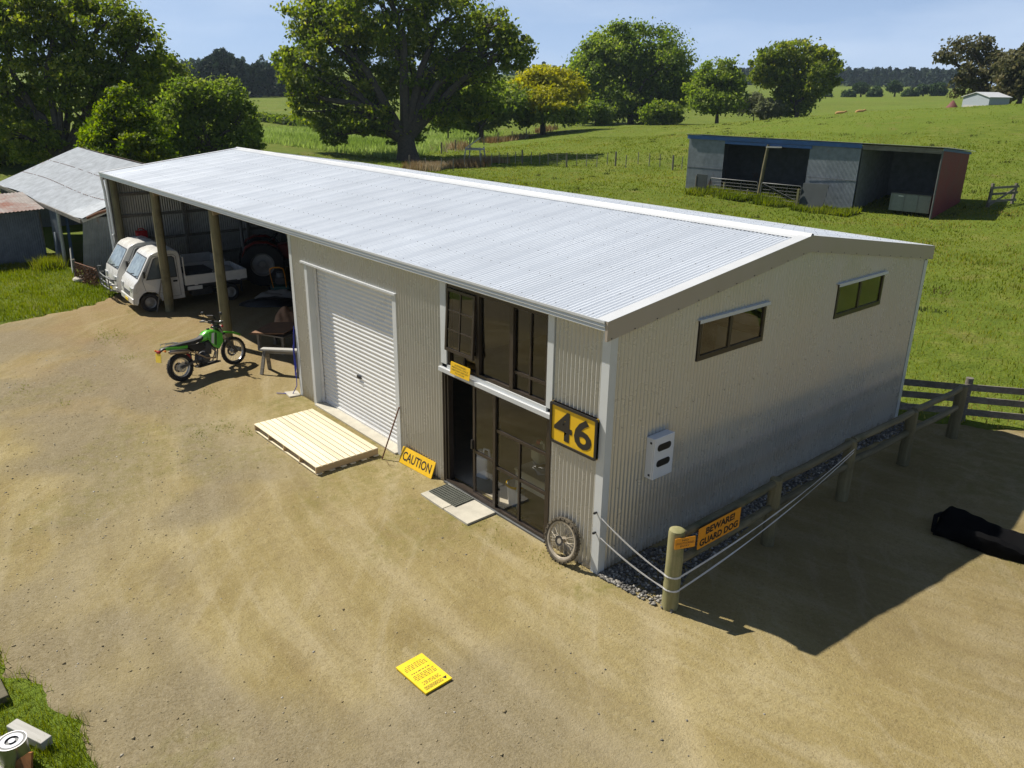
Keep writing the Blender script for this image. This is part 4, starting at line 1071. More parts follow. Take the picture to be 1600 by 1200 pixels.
M['wscreen'] = pm('windscreen_glass', (.24, .28, .27), .05, var=.45, scale=5, coat=.5, spec=.7)  # base colour lightened to imitate sky reflected in the windscreen
M['screen'] = pm('vehicle_glass', (.10, .12, .125), .06, var=.1, coat=.6, spec=.8)
fwd = Vector((-.05, -.9987, 0)); rz = math.atan2(fwd.y, fwd.x); left = Vector((-fwd.y, fwd.x, 0))
OA = Vector((-18.63, -.72, 0))
ta = kei_truck('kei_truck', 'white flat tray mini truck nearest the motorbike, behind the bay pole', OA, rz)
tb = kei_truck('kei_truck', 'white mini truck with bull bar parked against the end wall', OA+Vector((-1.84, .06, 0)), rz+rad(1), True)
# load on the near tray
M['sack'] = pm('dark_load', (.04, .042, .045), .8, var=.3)
t = thing('tool_box', 'black tool box on the tray of the near white truck', 'box', ta.matrix_basis @ Vector((-2.05, .05, .662)), rz)
MB().box(-.35, .35, -.45, .45, 0, .30).build('box', M['sack'], t, bevel=.02); MB().box(-.37, .37, -.47, .47, .301, .34).build('lid', M['sack'], t, bevel=.01)
t = thing('sack', 'pale grey sack slumped on the tray of the near white truck', 'sack', ta.matrix_basis @ Vector((-2.95, -.1, .662)), rz)
M['palesack'] = pm('pale_sack', (.40, .40, .38), .9, var=.15)
MB().sphere((0, 0, .15), .3, 14, 8, (1, .8, .5)).build('sack', M['palesack'], t, smooth=True)
t = thing('red_can', 'red fuel can standing beside the end wall by the far truck', 'fuel can', (-21.55, .75, 1.55)); 
MB().box(-.12, .12, -.17, .17, 0, .26).build('can', M['redlens'], t, bevel=.03); MB().tube([(0, -.1, .26), (0, -.06, .32), (0, .06, .32), (0, .1, .26)], .016, 6).build('handle', M['redlens'], t)
t = thing('wall_shelf', 'timber bracket shelf on the end wall above the far truck', 'shelf', (-21.7, .75, 1.50))
MB().box(-.16, .18, -.35, .35, 0, .04).build('board', M['weathered'], t)

# ------------------------------------------------------------------ green trail bike
M['green'] = pm('lime_plastic', (.10, .48, .03), .32, var=.06, coat=.3)
M['gfrost'] = pm('white_graphic', (.70, .72, .70), .4, var=.05)
M['alloy'] = pm('engine_alloy', (.10, .10, .105), .5, metal=.5, var=.25)
M['forkgrey'] = pm('fork_leg', (.09, .085, .08), .4, metal=.4, var=.2)
M['seatv'] = pm('seat_vinyl', (.02, .02, .021), .6, var=.1)
M['exh'] = pm('exhaust_steel', (.40, .33, .28), .35, metal=.8, var=.2)
rb = Vector((-11.36, -1.70, 0)); fb = Vector((-11.76, -.27, 0)); dv = (fb-rb).normalized()
bk = thing('trail_bike', 'lime green trail motorbike on its side stand outside the open bays', 'motorbike', rb, 0)
bk.rotation_euler = (rad(-9), 0, math.atan2(dv.y, dv.x)); bk.rotation_mode = 'XYZ'
RW, FW = Vector((0, 0, .325)), Vector((1.46, 0, .345))
def sub(name): 
    e = bpy.data.objects.new(name, None); COL.objects.link(e); e.parent = bk; e.empty_display_size = .1; return e
w1 = sub('wheel'); spoked_wheel(w1, RW, (0, 1, 0), .325, .105, M['steel'], M['tyre'], .017, 40, .055, -.11, M['steel'])
w2 = sub('wheel'); spoked_wheel(w2, FW, (0, 1, 0), .345, .078, M['steel'], M['tyre'], .014, 44, .05, -.13, M['steel'])
MB().lathe([(.07, .075), (.105, .075), (.105, .082), (.07, .082), (.07, .075)], RW, (0, -1, 0), 26).build('brake_disc', M['steel'], w1)
# fork, triple clamps, bars
fa = Vector((1.10, 0, 1.02)); fdir = (FW-fa).normalized()
for s in (1, -1):
    off = Vector((0, s*.10, 0))
    MB().tube([fa+off, fa+off+fdir*.42], .024, 10).build('fork_tube', M['steel'], bk, smooth=True)
    MB().tube([fa+off+fdir*.34, FW+off+fdir*.03], [.030, .034], 10).build('fork_leg', M['forkgrey'], bk, smooth=True)
for f in (.02, .22): q = fa+fdir*f; MB().box(-.04, .04, -.14, .14, -.02, .02, Matrix.Translation(q)).build('fork_clamp', M['darksteel'], bk, bevel=.006)
MB().tube([(1.02, .40, 1.15), (1.05, .22, 1.14), (1.10, .10, 1.08), (1.10, -.10, 1.08), (1.05, -.22, 1.14), (1.02, -.40, 1.15)], .012, 8).build('handlebar', M['darksteel'], bk, smooth=True)
for s in (1, -1):
    MB().tube([(1.018, s*.42, 1.15), (1.035, s*.29, 1.148)], .019, 8).build('grip', M['black'], bk, smooth=True)
    MB().tube([(1.05, s*.26, 1.16), (1.08, s*.30, 1.17), (1.06, s*.42, 1.17)], .006, 6).build('lever', M['steel'], bk)
    MB().tube([(1.04, s*.27, 1.15), (1.08, s*.34, 1.30)], .006, 6).build('mirror_stem', M['black'], bk); MB().sphere((1.08, s*.35, 1.34), .06, 10, 6, (.3, 1, .7)).build('mirror', M['black'], bk, smooth=True)
MB().prism([(1.16, -.11, .86), (1.16, .11, .86), (1.10, .10, 1.14), (1.10, -.10, 1.14)], (.05, 0, .01)).build('headlight_mask', M['black'], bk, bevel=.012)
MB().sphere((1.225, 0, .98), .07, 12, 8, (.35, 1.1, .8)).build('headlight', M['lamp'], bk, smooth=True)
MB().prism([(1.10, -.12, 1.16), (1.10, .12, 1.16), (1.02, .12, 1.30), (1.02, -.12, 1.30)], (.012, 0, .01)).build('screen', M['black'], bk)
MB().box(.98, 1.06, -.07, .07, 1.12, 1.19).build('instrument', M['black'], bk, bevel=.01)
for s in (1, -1): MB().sphere((1.16, s*.19, 1.02), .03, 8, 6).build('indicator', M['redlens'], bk, smooth=True)
# front mudguard
mb = MB(); pr = [(1.06, .86), (1.18, .865), (1.36, .85), (1.56, .79), (1.70, .715), (1.74, .68)]; hw = [.05, .085, .085, .078, .06, .02]
vs = []
for (x, z), h_ in zip(pr, hw): vs += [(x, -h_, z-.035), (x, -h_*.6, z), (x, h_*.6, z), (x, h_, z-.035)]
o = mb.add(vs, [(4*i+j, 4*i+4+j, 4*i+5+j, 4*i+1+j) for i in range(5) for j in range(3)]).build('front_mudguard', M['green'], bk, smooth=True, fix=False); o.modifiers.new('thick', 'SOLIDIFY').thickness = .012
# tank, shrouds, seat, side panels, tail
def loft(rings, name, mat, parent, bev=.0):
    m_ = len(rings[0]); vs = [p for r_ in rings for p in r_]
    fs = [(i*m_+j, i*m_+(j+1) % m_, (i+1)*m_+(j+1) % m_, (i+1)*m_+j) for i in range(len(rings)-1) for j in range(m_)]
    fs += [tuple(range(m_))[::-1], tuple((len(rings)-1)*m_+j for j in range(m_))]
    return MB().add(vs, fs).build(name, mat, parent, smooth=True)
def ring(x, zc, hw_, hz, n=12, p=.75):
    out = []
    for k in range(n):
        a = 2*math.pi*k/n; c_, s_ = math.cos(a), math.sin(a)
        out.append((x, math.copysign(abs(c_)**p, c_)*hw_, zc+math.copysign(abs(s_)**p, s_)*hz))
    return out
loft([ring(.62, .80, .06, .05), ring(.70, .845, .115, .085), ring(.82, .875, .135, .12), ring(.95, .88, .125, .125), ring(1.04, .87, .09, .09), ring(1.07, .86, .05, .05)], 'fuel_tank', M['green'], bk)
MB().lathe([(.001, .035), (.035, .03), (.035, 0)], (.90, 0, .995), (0, 0, 1), 12).build('fuel_cap', M['black'], bk)
for s in (1, -1):
    mb = MB(); pl = [(.80, .96), (.98, .97), (1.14, .86), (1.12, .66), (.98, .52), (.86, .60), (.76, .80)]
    mb.prism([(x, s*(.135+.02*(x > .9)), z) for x, z in pl], (0, s*.02, 0)); o = mb.build('shroud', M['green'], bk, bevel=.008)
    MB().prism([(x, s*.1765, z) for x, z in [(.86, .92), (.93, .92), (.86, .66), (.80, .72)]], (0, s*.002, 0)).build('decal', M['gfrost'], o)
    MB().prism([(x, s*.1765, z) for x, z in [(.96, .92), (.99, .90), (.92, .62), (.89, .64)]], (0, s*.002, 0)).build('decal', M['black'], o)
    mb = MB(); mb.prism([(x, s*.115, z) for x, z in [(.22, .78), (.60, .76), (.66, .62), (.48, .56), (.30, .66)]], (0, s*.018, 0)); mb.build('side_panel', M['black'], bk, bevel=.006)
    mb = MB(); mb.prism([(x, s*.085, z) for x, z in [(-.30, .86), (-.02, .82), (.24, .79), (.22, .72), (-.10, .74), (-.30, .80)]], (0, s*.03, 0)); mb.build('tail_panel', M['green'], bk, bevel=.01)
loft([ring(-.12, .835, .09, .03), ring(.10, .83, .115, .045), ring(.40, .815, .115, .05), ring(.60, .825, .10, .055), ring(.78, .90, .085, .06), ring(.86, .96, .05, .03)], 'seat', M['seatv'], bk)
mb = MB(); pr = [(-.44, .80), (-.34, .855), (-.15, .865), (.10, .83)]; hw = [.05, .085, .09, .085]; vs = []
for (x, z), h_ in zip(pr, hw): vs += [(x, -h_, z-.03), (x, -h_*.6, z), (x, h_*.6, z), (x, h_, z-.03)]
o = mb.add(vs, [(4*i+j, 4*i+4+j, 4*i+5+j, 4*i+1+j) for i in range(3) for j in range(3)]).build('rear_mudguard', M['black'], bk, smooth=True, fix=False); o.modifiers.new('thick', 'SOLIDIFY').thickness = .012
MB().tube([(-.30, -.09, .90), (-.28, -.09, .93), (.02, -.09, .90), (.02, .09, .90), (-.28, .09, .93), (-.30, .09, .90)], .009, 6).build('carrier_rack', M['steel'], bk)
MB().box(-.46, -.40, -.05, .05, .76, .82).build('tail_light', M['redlens'], bk, bevel=.01)
MB().prism([(-.44, -.008, .76), (-.40, -.008, .76), (-.42, -.008, .60), (-.45, -.008, .60)], (0, .016, 0)).build('plate_bracket', M['black'], bk)
MB().box(-.005, .005, -.10, .10, -.20, 0, Matrix.Translation((-.445, 0, .76)) @ Matrix.Rotation(rad(10), 4, 'Y')).build('number_plate', M['plate'], bk)
for s in (1, -1): MB().tube([(-.36, s*.06, .80), (-.38, s*.17, .80)], .008, 6).sphere((-.38, s*.19, .80), .026, 8, 6).build('indicator', M['amber'], bk)
# frame, engine, swing arm, exhaust
mb = MB()
for s in (1, -1):
    mb.tube([(1.09, 0, .98), (.95, s*.06, .80), (.60, s*.09, .72), (.40, s*.10, .60), (.36, s*.09, .34)], .018, 8)
    mb.tube([(1.07, 0, .86), (1.0, s*.05, .45), (.90, s*.08, .24), (.40, s*.09, .24), (.36, s*.09, .34)], .016, 8)
    mb.tube([(.60, s*.09, .72), (.10, s*.08, .76), (-.25, s*.07, .80)], .013, 7); mb.tube([(.40, s*.09, .50), (-.05, s*.08, .74)], .012, 7)
mb.build('frame', M['darksteel'], bk, smooth=True)
MB().sphere((.60, 0, .40), .18, 14, 10, (1.05, .75, .85)).build('crankcase', M['alloy'], bk, smooth=True)
for s in (1, -1): MB().lathe([(.001, .155), (.09, .155), (.11, .13), (.11, .08)], (.62, 0, .39), (0, s, 0), 20).build('engine_cover', M['alloy'], bk, smooth=True)
mb = MB()
for k in range(8): mb.box(-.09, .09, -.095, .095, k*.026, k*.026+.012, Matrix.Translation((.74, 0, .50)) @ Matrix.Rotation(rad(12), 4, 'Y'))
mb.box(-.075, .075, -.08, .08, -.05, .24, Matrix.Translation((.74, 0, .50)) @ Matrix.Rotation(rad(12), 4, 'Y')); mb.build('cylinder', M['alloy'], bk)
MB().box(.94, 1.0, -.16, .16, .52, .80).build('radiator', M['black'], bk, bevel=.01)
MB().box(.42, 1.0, -.10, .10, .20, .235).build('skid_plate', M['darksteel'], bk, bevel=.01)
for s in (1, -1): MB().beam((.40, s*.095, .40), (-.02, s*.095, .325), .03, .055).build('swing_arm', M['alloy'], bk, bevel=.006)
MB().tube([(.28, 0, .44), (.22, 0, .74)], .035, 10).build('shock_absorber', M['redlens'], bk)
MB().tube([(.84, -.05, .60), (.92, -.10, .46), (.84, -.15, .34), (.60, -.17, .40), (.36, -.15, .58), (.20, -.15, .66)], .02, 8).build('exhaust_header', M['exh'], bk, smooth=True)
MB().tube([(.22, -.15, .65), (.18, -.15, .67), (-.24, -.155, .745), (-.28, -.155, .75)], [.025, .05, .052, .03], 12).build('muffler', M['exh'], bk, smooth=True)
MB().tube([(.40, .12, .27), (.32, .30, -.022)], .011, 7).tube([(.32, .30, -.022), (.29, .32, -.022)], .014, 6).build('side_stand', M['darksteel'], bk)
mb = MB(); mb.tube([(.02, .10, .375), (.40, .10, .44)], .007, 5); mb.tube([(.02, .10, .275), (.40, .10, .35)], .007, 5); mb.build('chain', M['darksteel'], w1)
for s in (1, -1): MB().box(.42, .50, s*.13, s*.24, .30, .325).build('foot_peg', M['darksteel'], bk) if s < 0 else MB().box(.42, .50, .13, .24, .30, .325).build('foot_peg', M['darksteel'], bk)

# ------------------------------------------------------------------ tractor in the shade
M['tred'] = pm('tractor_red', (.22, .02, .015), .5, var=.2, dirt=(.10, .07, .05), dirt_amt=.2)
TR = thing('red_tractor', 'old red tractor parked deep in the dark bay behind the trucks', 'tractor', (-19.7, 4.0, 0), rad(67))
def ag_wheel(parent, x, y, R_, wd, lugs):
    s = 1 if y > 0 else -1; ax = (0, s, 0)
    mb = MB(); mb.lathe([(R_*.52, -wd*.42), (R_*.72, -wd*.5), (R_*.90, -wd*.48), (R_*.96, -wd*.36), (R_*.97, 0), (R_*.96, wd*.36), (R_*.90, wd*.48), (R_*.72, wd*.5), (R_*.52, wd*.42)], (x, y, R_), ax, 36)
    for k in range(lugs):
        for sd_ in (1, -1):
            a = 2*math.pi*(k+(.5 if sd_ > 0 else 0))/lugs; b2 = a+.16
            p0 = Vector((x+math.cos(a)*R_*.975, y, R_+math.sin(a)*R_*.975)); p1 = Vector((x+math.cos(b2)*R_*.955, y+sd_*wd*.47, R_+math.sin(b2)*R_*.955))
            mb.beam(p0, p1, R_*.05, R_*.05, up=(math.cos(a), 0, math.sin(a)))
    w_ = mb.build('wheel', M['tyre'], parent, smooth=True)
    MB().lathe([(R_*.55, wd*.40), (R_*.50, wd*.36), (R_*.44, wd*.05), (R_*.24, wd*.0), (R_*.16, wd*.10), (R_*.15, wd*.2), (.001, wd*.2)], (x, y, R_), ax, 26).build('rim', M['rimgrey'], w_, smooth=True)
for s in (1, -1): ag_wheel(TR, 0, s*.72, .74, .38, 20); ag_wheel(TR, 1.85, s*.62, .36, .18, 16)
MB().box(.55, 2.2, -.27, .27, .78, 1.28).build('bonnet', M['tred'], TR, bevel=.06)
MB().box(2.2, 2.26, -.24, .24, .74, 1.22).build('grille', M['black'], TR, bevel=.03)
MB().box(-.2, 2.0, -.20, .20, .48, .775).build('engine', M['darksteel'], TR, bevel=.03)
for s in (1, -1):
    mb = MB(); pts = [(-.62+.0, 1.02), (-.50, 1.30), (-.2, 1.46), (.2, 1.46), (.5, 1.30)]
    vs = [(x, s*(.50+d_), z) for d_ in (0, .42) for x, z in pts]
    o = mb.add(vs, [(i, i+1, 6+i, 5+i) for i in range(4)]).build('fender', M['tred'], TR, smooth=True, fix=False); o.modifiers.new('thick', 'SOLIDIFY').thickness = .02
MB().box(-.38, .05, -.24, .24, 1.0, 1.08).box(-.42, -.34, -.24, .24, 1.08, 1.42).build('seat', M['black'], TR, bevel=.03)
MB().tube([(.62, 0, 1.28), (.45, 0, 1.5)], .02, 8).build('steering_column', M['darksteel'], TR)
mb = MB(); torus(mb, (.44, 0, 1.51), (-.6, 0, .8), .2, .016, 24, 8); mb.build('steering_wheel', M['black'], TR, smooth=True)
MB().tube([(-.55, -.46, .9), (-.58, -.46, 2.1), (-.58, -.40, 2.2), (-.58, .40, 2.2), (-.58, .46, 2.1), (-.55, .46, .9)], .04, 8).build('roll_bar', M['galv'], TR, smooth=True)
MB().tube([(1.5, .12, 1.28), (1.5, .12, 1.95)], .03, 8).build('exhaust_stack', M['rust'], TR, smooth=True)
MB().tube([(-.1, 0, .66), (0, .9, .66)], .05, 8).tube([(0, -.7, .66), (0, .7, .66)], .07, 8).build('rear_axle', M['darksteel'], TR)
MB().tube([(1.85, -.6, .36), (1.85, .6, .36)], .05, 8).build('front_axle', M['darksteel'], TR)
for s in (1, -1): MB().lathe([(.001, .03), (.07, .03), (.08, 0), (.001, 0)], (2.24, s*.32, 1.05), (1, 0, 0), 14).build('headlight', M['lamp'], TR, smooth=True)

# ------------------------------------------------------------------ mower, tarpaulins, trestle, sheet, rope
M['dgreen'] = pm('mower_green', (.03, .09, .07), .5, var=.2)
mw = thing('rotary_mower', 'dark green walk behind mower with orange handle in the shaded bay', 'mower', gnd(440, 457), rad(150))
MB().box(-.38, .38, -.30, .30, .12, .28).build('deck', M['dgreen'], mw, bevel=.05)
MB().box(-.16, .2, -.16, .16, .29, .52).build('engine', M['darksteel'], mw, bevel=.04)
MB().lathe([(.001, .16), (.12, .15), (.14, .0)], (.02, 0, .52), (0, 0, 1), 16).build('engine_cowl', M['galv'], mw, smooth=True)
for x in (-.34, .34):
    for y in (-.34, .34):
        mb = MB(); mb.lathe([(.04, -.03), (.13, -.03), (.14, 0), (.13, .03), (.04, .03)], (x, y, .14), (0, 1, 0), 16); mb.build('wheel', M['tyre'], mw, smooth=True)
for s in (1, -1): MB().tube([(-.36, s*.2, .25), (-.75, s*.22, .75), (-.95, s*.2, .98)], .015, 7).build('handle_tube', M['orange'], mw)
MB().tube([(-.95, -.2, .98), (-1.02, -.1, 1.04), (-1.02, .1, 1.04), (-.95, .2, .98)], .02, 7).build('handle_grip', M['orange'], mw)
def heap(name, label, cat, loc, sx_, sy_, h_, mat, seed, rz_=0):
    n = 26; vs = []; rs = np.random.RandomState(seed)
    u = np.linspace(-1, 1, n); X, Y_ = np.meshgrid(u, u, indexing='ij'); R2 = np.sqrt(X**2+Y_**2)
    z = np.clip(1-R2**2.8, 0, 1)**.8*h_*.75*(.35+1.2*fbm(X, Y_, .55, 4, seed))+.012*(fbm(X, Y_, .2, 2, seed+3))
    edge = 1+.25*(fbm(X, Y_, .8, 3, seed+9)-.5)
    V = np.stack([X*sx_*edge, Y_*sy_*edge, z+.004], 2).reshape(-1, 3)
    I = (np.arange(n-1)[:, None]*n+np.arange(n-1)[None]).ravel(); F = np.stack([I, I+n, I+n+1, I+1], 1)
    k = (R2.ravel()[F] < 1.12).all(1); F = F[k]
    o = np_mesh(name, V, F, mat, smooth=True); o.location = loc; o.rotation_euler = (0, 0, rz_); tag(o, label, cat); o.modifiers.new('thick', 'SOLIDIFY').thickness = .006
    return o
M['tarpw'] = pm('grey_tarp', (.26, .24, .21), .7, var=.2); M['tarpb'] = pm('black_tarp', (.012, .012, .013), .4, var=.3); M['tarpo'] = pm('tan_tarp', (.36, .20, .11), .8, var=.25)
heap('black_tarpaulin', 'crumpled black tarpaulin on the dirt inside the shaded bay', 'tarpaulin', gnd(424, 475), .95, .42, .26, M['tarpb'], 4, rad(55))
heap('grey_tarpaulin', 'folded pale tarpaulin behind the black one in the bay', 'tarpaulin', gnd(438, 466), .8, .32, .30, M['tarpw'], 7, rad(55))
heap('tan_sack', 'tan canvas sack slumped inside the bay beside the corner', 'sack', gnd(450, 508), .42, .40, .62, M['tarpo'], 12, 0)
tr = thing('trestle', 'low grey timber trestle standing beside the shed corner', 'trestle', (-10.45, .32, 0), rad(38))
MB().beam((-.52, 0, .56), (.52, 0, .60), .16, .045).build('top', M['greywood'], tr, bevel=.004)
MB().beam((-.46, 0, .50), (.46, 0, .53), .04, .07).build('stretcher', M['weathered'], tr)
for x, s in ((-.42, 1), (-.42, -1), (.42, 1), (.42, -1)): MB().beam((x*1.12, s*.20, .0), (x, s*.05, .55), .09, .035).build('leg', M['rust_wood'] if 'rust_wood' in M else M['weathered'], tr)
M['ply'] = pm('stained_plywood', (.20, .10, .045), .8, var=.3, scale=5)
ps = thing('plywood_sheet', 'brown stained plywood sheet lying tilted behind the trestle', 'plywood', gnd(436, 513, .56)); ps.rotation_euler = (rad(6), rad(-8), rad(25))
MB().box(-.62, .5, -.42, .42, 0, .018).build('sheet', M['ply'], ps)
pb = thing('work_bench', 'rough timber bench under the plywood sheet inside the bay', 'bench', gnd(436, 513, .56)-Vector((0, 0, .56)), rad(25))
for x in (-.42, .36):
    for y in (-.3, .3): MB().beam((x, y, 0), (x, y, .44), .07, .07).build('leg', M['weathered'], pb)
MB().box(-.5, .42, -.36, .36, .44, .47).build('top', M['weathered'], pb)
M['blue'] = pm('blue_rope', (.03, .045, .35), .7, var=.2)
rp = MB()
for k in range(6): rp.tube([(-8.985-.006*k, -.03-.01*(k % 3), 1.55-.1*k), (-9.0-.012*k, -.05, 1.0+.1*(k % 2)), (-8.98-.02*k, -.04, .62-.05*k), (-9.0-.004*k, -.065, 1.0), (-8.99-.01*k, -.02, 1.5-.08*k)], .006, 5)
rp.tube([(-9.02, -.04, .5), (-9.0, -.06, .2), (-9.05, -.15, .012), (-9.2, -.28, .012), (-9.32, -.40, .012)], .009, 6)
tag(rp.build('blue_rope', M['blue'], None, smooth=True), 'blue rope hanging at the shed corner and trailing onto the dirt', 'rope')
t = thing('concrete_pad', 'small broken concrete pad at the foot of the bay corner', 'concrete', (-9.08, -.12, -.03)); MB().prism([(-.2, -.12, 0), (.15, -.16, 0), (.2, .08, 0), (-.1, .14, 0)], (0, 0, .05)).build('pad', M['concrete'], t, bevel=.01)
t = thing('bay_post_prop', 'thin timber prop leaning on the pole beside the near truck', 'timber', (-17.45, -.08, 0)); MB().beam((-.35, -.12, 0), (-.25, .1, .95), .05, .03).build('prop', M['weathered'], t)

# ------------------------------------------------------------------ things inside the workshop
M['wtop'] = pm('white_table', (.62, .62, .58), .5, var=.05); M['paper'] = pm('paper', (.78, .78, .80), .7, var=.03); M['pblue'] = pm('blue_packet', (.06, .08, .25), .6, var=.2)
wt = thing('white_table', 'white table with papers behind the glass by the corner', 'table', (-1.55, .60, .028), rad(0))
MB().box(-.55, .60, -.34, .34, .70, .74).build('top', M['wtop'], wt, bevel=.006); MB().box(-.53, .58, .30, .325, .15, .69).build('panel', M['wtop'], wt)
MB().box(-.53, .58, -.325, -.30, .46, .69).build('apron', M['wtop'], wt)
for x in (-.50, .55):
    for y in (-.29, .29): MB().box(x-.02, x+.02, y-.02, y+.02, 0, .455).build('leg', M['wtop'], wt)
for i, (x, y, a, m_, lb) in enumerate(((-1.35, .45, 20, 'pblue', 'stack of blue grey papers at the right end of the white table'), (-1.72, .52, -30, 'paper', 'white sheet of paper in the middle of the white table'), (-1.85, .66, 50, 'pblue', 'dark blue packet at the left end of the white table'))):
    t = thing('paper_stack', lb, 'papers', (x, y, .771), rad(a))
    for k in range(3): MB().box(-.15, .15, -.105, .105, k*.012, k*.012+.009, Matrix.Rotation(rad(k*7), 4, 'Z')).build('sheet', M[m_ if k < 2 else 'paper'], t)
def jerry(label, loc, rz_, mat, h_=.42):
    t = thing('plastic_drum', label, 'container', loc, rz_)
    MB().box(-.15, .15, -.13, .13, 0, h_*.8).build('body', mat, t, bevel=.04); MB().lathe([(.05, 0), (.05, .06), (.001, .06)], (-.08, 0, h_*.8), (0, 0, 1), 12).build('cap', M['redlens'] if 'cream' in label else M['whitep'], t)
    MB().tube([(-.02, 0, h_*.78), (.0, 0, h_), (.10, 0, h_), (.12, 0, h_*.78)], .02, 7).build('handle', mat, t)
M['cream'] = pm('cream_plastic', (.60, .56, .36), .45, var=.05)
jerry('white plastic jerrycan just inside the open glass door', (-3.30, .62, .03), rad(15), M['whitep'], .52)
jerry('cream plastic container with red cap on the white table', (-2.0, .74, .771), rad(-20), M['cream'], .34)
t = thing('bucket', 'white bucket with yellow rim on the floor under the table', 'bucket', (-2.22, .42, .03))
MB().lathe([(.001, 0), (.13, 0), (.16, .36), (.15, .36), (.12, .02)], n=22).build('pail', M['whitep'], t, smooth=True); MB().lathe([(.162, .33), (.172, .33), (.172, .372), (.162, .372), (.162, .33)], n=22).build('rim', M['yellow'], t)
M['oran'] = pm('orange_disc', (.75, .16, .03), .5, var=.06)
t = thing('hanging_helmet', 'orange hard hat hanging inside the upper window', 'hard hat', (-1.55, 1.1, 2.72)); MB().sphere((0, 0, 0), .15, 14, 8, (1, .8, 1)).build('shell', M['oran'], t, smooth=True)
MB().tube([(0, 0, .14), (0, 0, .95)], .004, 5).build('cord', M['black'], t)
sh = thing('wall_shelving', 'dark shelf boards on the inner wall seen through the upper windows', 'shelving', (-4.5, 8.6, 0))
for z in (1.2, 1.6, 2.0, 2.4): MB().box(-2.2, 2.4, -.3, .2, z, z+.03).build('shelf', M['weathered'], sh)
for x in (-2.2, 0, 2.38): MB().box(x-.02, x+.02, -.28, .2, .03, 2.6).build('upright', M['weathered'], sh)
# ------------------------------------------------------------------ old sheds
def rusty(name, base, rust=(.20, .085, .04), amt=.25, sc=.8):
    m, nt, b = newmat(name)
    f = noise(nt, 3.0, 5, .6); c = ramp(nt, [(.3, tuple(q*.8 for q in base)), (.7, tuple(q*1.15 for q in base))], f).outputs[0]
    r_ = noise(nt, sc, 7, .7, sc=(1, 1, .5))
    c = mixc(nt, rng(nt, r_, .62-amt*.4, .72-amt*.2, 0, .85), c, rust)
    nt.links.new(c, b.inputs['Base Color']); b.inputs['Roughness'].default_value = .85; b.inputs['Specular IOR Level'].default_value = .15
    return m
M['oldroof'] = rusty('weathered_roof_iron', (.42, .45, .48), amt=-.02, sc=.5)
M['oldwall'] = rusty('weathered_wall_iron', (.17, .185, .20), amt=.0, sc=.6)
M['oldwall2'] = rusty('streaked_wall_iron', (.23, .255, .28), amt=.02, sc=.9)
M['rustroof'] = rusty('rusty_roof_iron', (.30, .27, .25), (.20, .065, .035), amt=.42, sc=.7)
M['redwall'] = pm('red_painted_iron', (.19, .035, .033), .6, var=.15, scale=1.5)
M['bluetrim'] = pm('blue_fascia', (.045, .12, .32), .55, var=.15, scale=3, dirt=(.3, .3, .3), dirt_amt=.03)
M['darkpanel'] = pm('dark_panel', (.05, .06, .062), .7, var=.2, scale=2)
def sheet4(p00, p10, p11, p01, pitch=.0762, amp=.009, nper=4, cross=8):
    """corrugated sheet between four corners; ribs run from p00-p10 to p01-p11"""
    p00, p10, p11, p01 = map(Vector, (p00, p10, p11, p01)); nrm = (p10-p00).cross(p01-p00).normalized(); W = (p10-p00).length
    n = max(4, int(W/pitch*nper)); vs = []
    for i in range(n+1):
        f = i/n; o = nrm*(amp*math.sin(2*math.pi*f*W/pitch))
        for j in range(cross+1): vs.append(p00.lerp(p10, f).lerp(p01.lerp(p11, f), j/cross)+o)
    m_ = cross+1
    return MB().add(vs, [(i*m_+j, (i+1)*m_+j, (i+1)*m_+j+1, i*m_+j+1) for i in range(n) for j in range(cross)])
osd = thing('old_barn', 'old sagging grey iron shed left of the new shed', 'shed', (0, 0, 0))
E1, E0 = Vector((-22.75, -.68, 2.18)), Vector((-37.5, -.78, 2.0)); R0, R1 = Vector((-35.6, 2.5, 3.58)), Vector((-22.6, 2.5, 3.5))
rs = sheet4(E1, E0, R0, R1, .13, .012, 3, 10)
for i, v in enumerate(rs.v):  # sag along the old eave
    f = (v[0]+22.7)/-14.0; rs.v[i] = (v[0], v[1], v[2]-.10*math.sin(min(1, max(0, f))*7)*(1-max(0, min(1, (v[1]+.7)/3.2)))-.05*math.sin(f*3.1))
rs.build('roof_slope', M['oldroof'], osd, smooth=True, fix=False)
sheet4((-22.6, 2.52, 3.5), (-35.6, 2.52, 3.58), (-35.8, 5.6, 2.3), (-22.4, 5.6, 2.2), .13, .012, 3, 4).build('roof_slope', M['rustroof'], osd, smooth=True, fix=False)
# lap lines of nails and joins
for f in (.33, .64):
    a = E1.lerp(R1, f)+Vector((0, 0, .0)); b_ = E0.lerp(R0, f); mb = MB()
    n = 60
    for i in range(n):
        q = a.lerp(b_, i/n+.004); ff = (q.x+22.7)/-14.0
        q.z += .018-.10*math.sin(min(1, max(0, ff))*7)*(1-max(0, min(1, (q.y+.7)/3.2)))-.05*math.sin(ff*3.1)
        if random.random() < .8: mb.box(q.x-.05, q.x+.05, q.y-.012, q.y+.012, q.z-.004, q.z+.01)
    o = mb.build('roof_nails', M['rust'], osd); o['kind'] = 'stuff'
sheet4((-23.75, -.75, -.15), (-23.1, 5.4, -.15), (-22.75, 5.4, 2.2), (-22.95, -.62, 2.14), .0762, .008, 4, 3).build('end_wall', M['oldwall2'], osd, smooth=True, fix=False)
MB().beam((-22.8, -.68, 2.08), (-22.6, .9, 2.62), .05, .10).build('barge_board', M['greywood'], osd)
MB().tube([(-22.72, -.55, 2.18), (-22.66, -.2, 2.32), (-22.62, .1, 2.4)], .05, 6).build('rolled_flashing', M['rust'], osd)
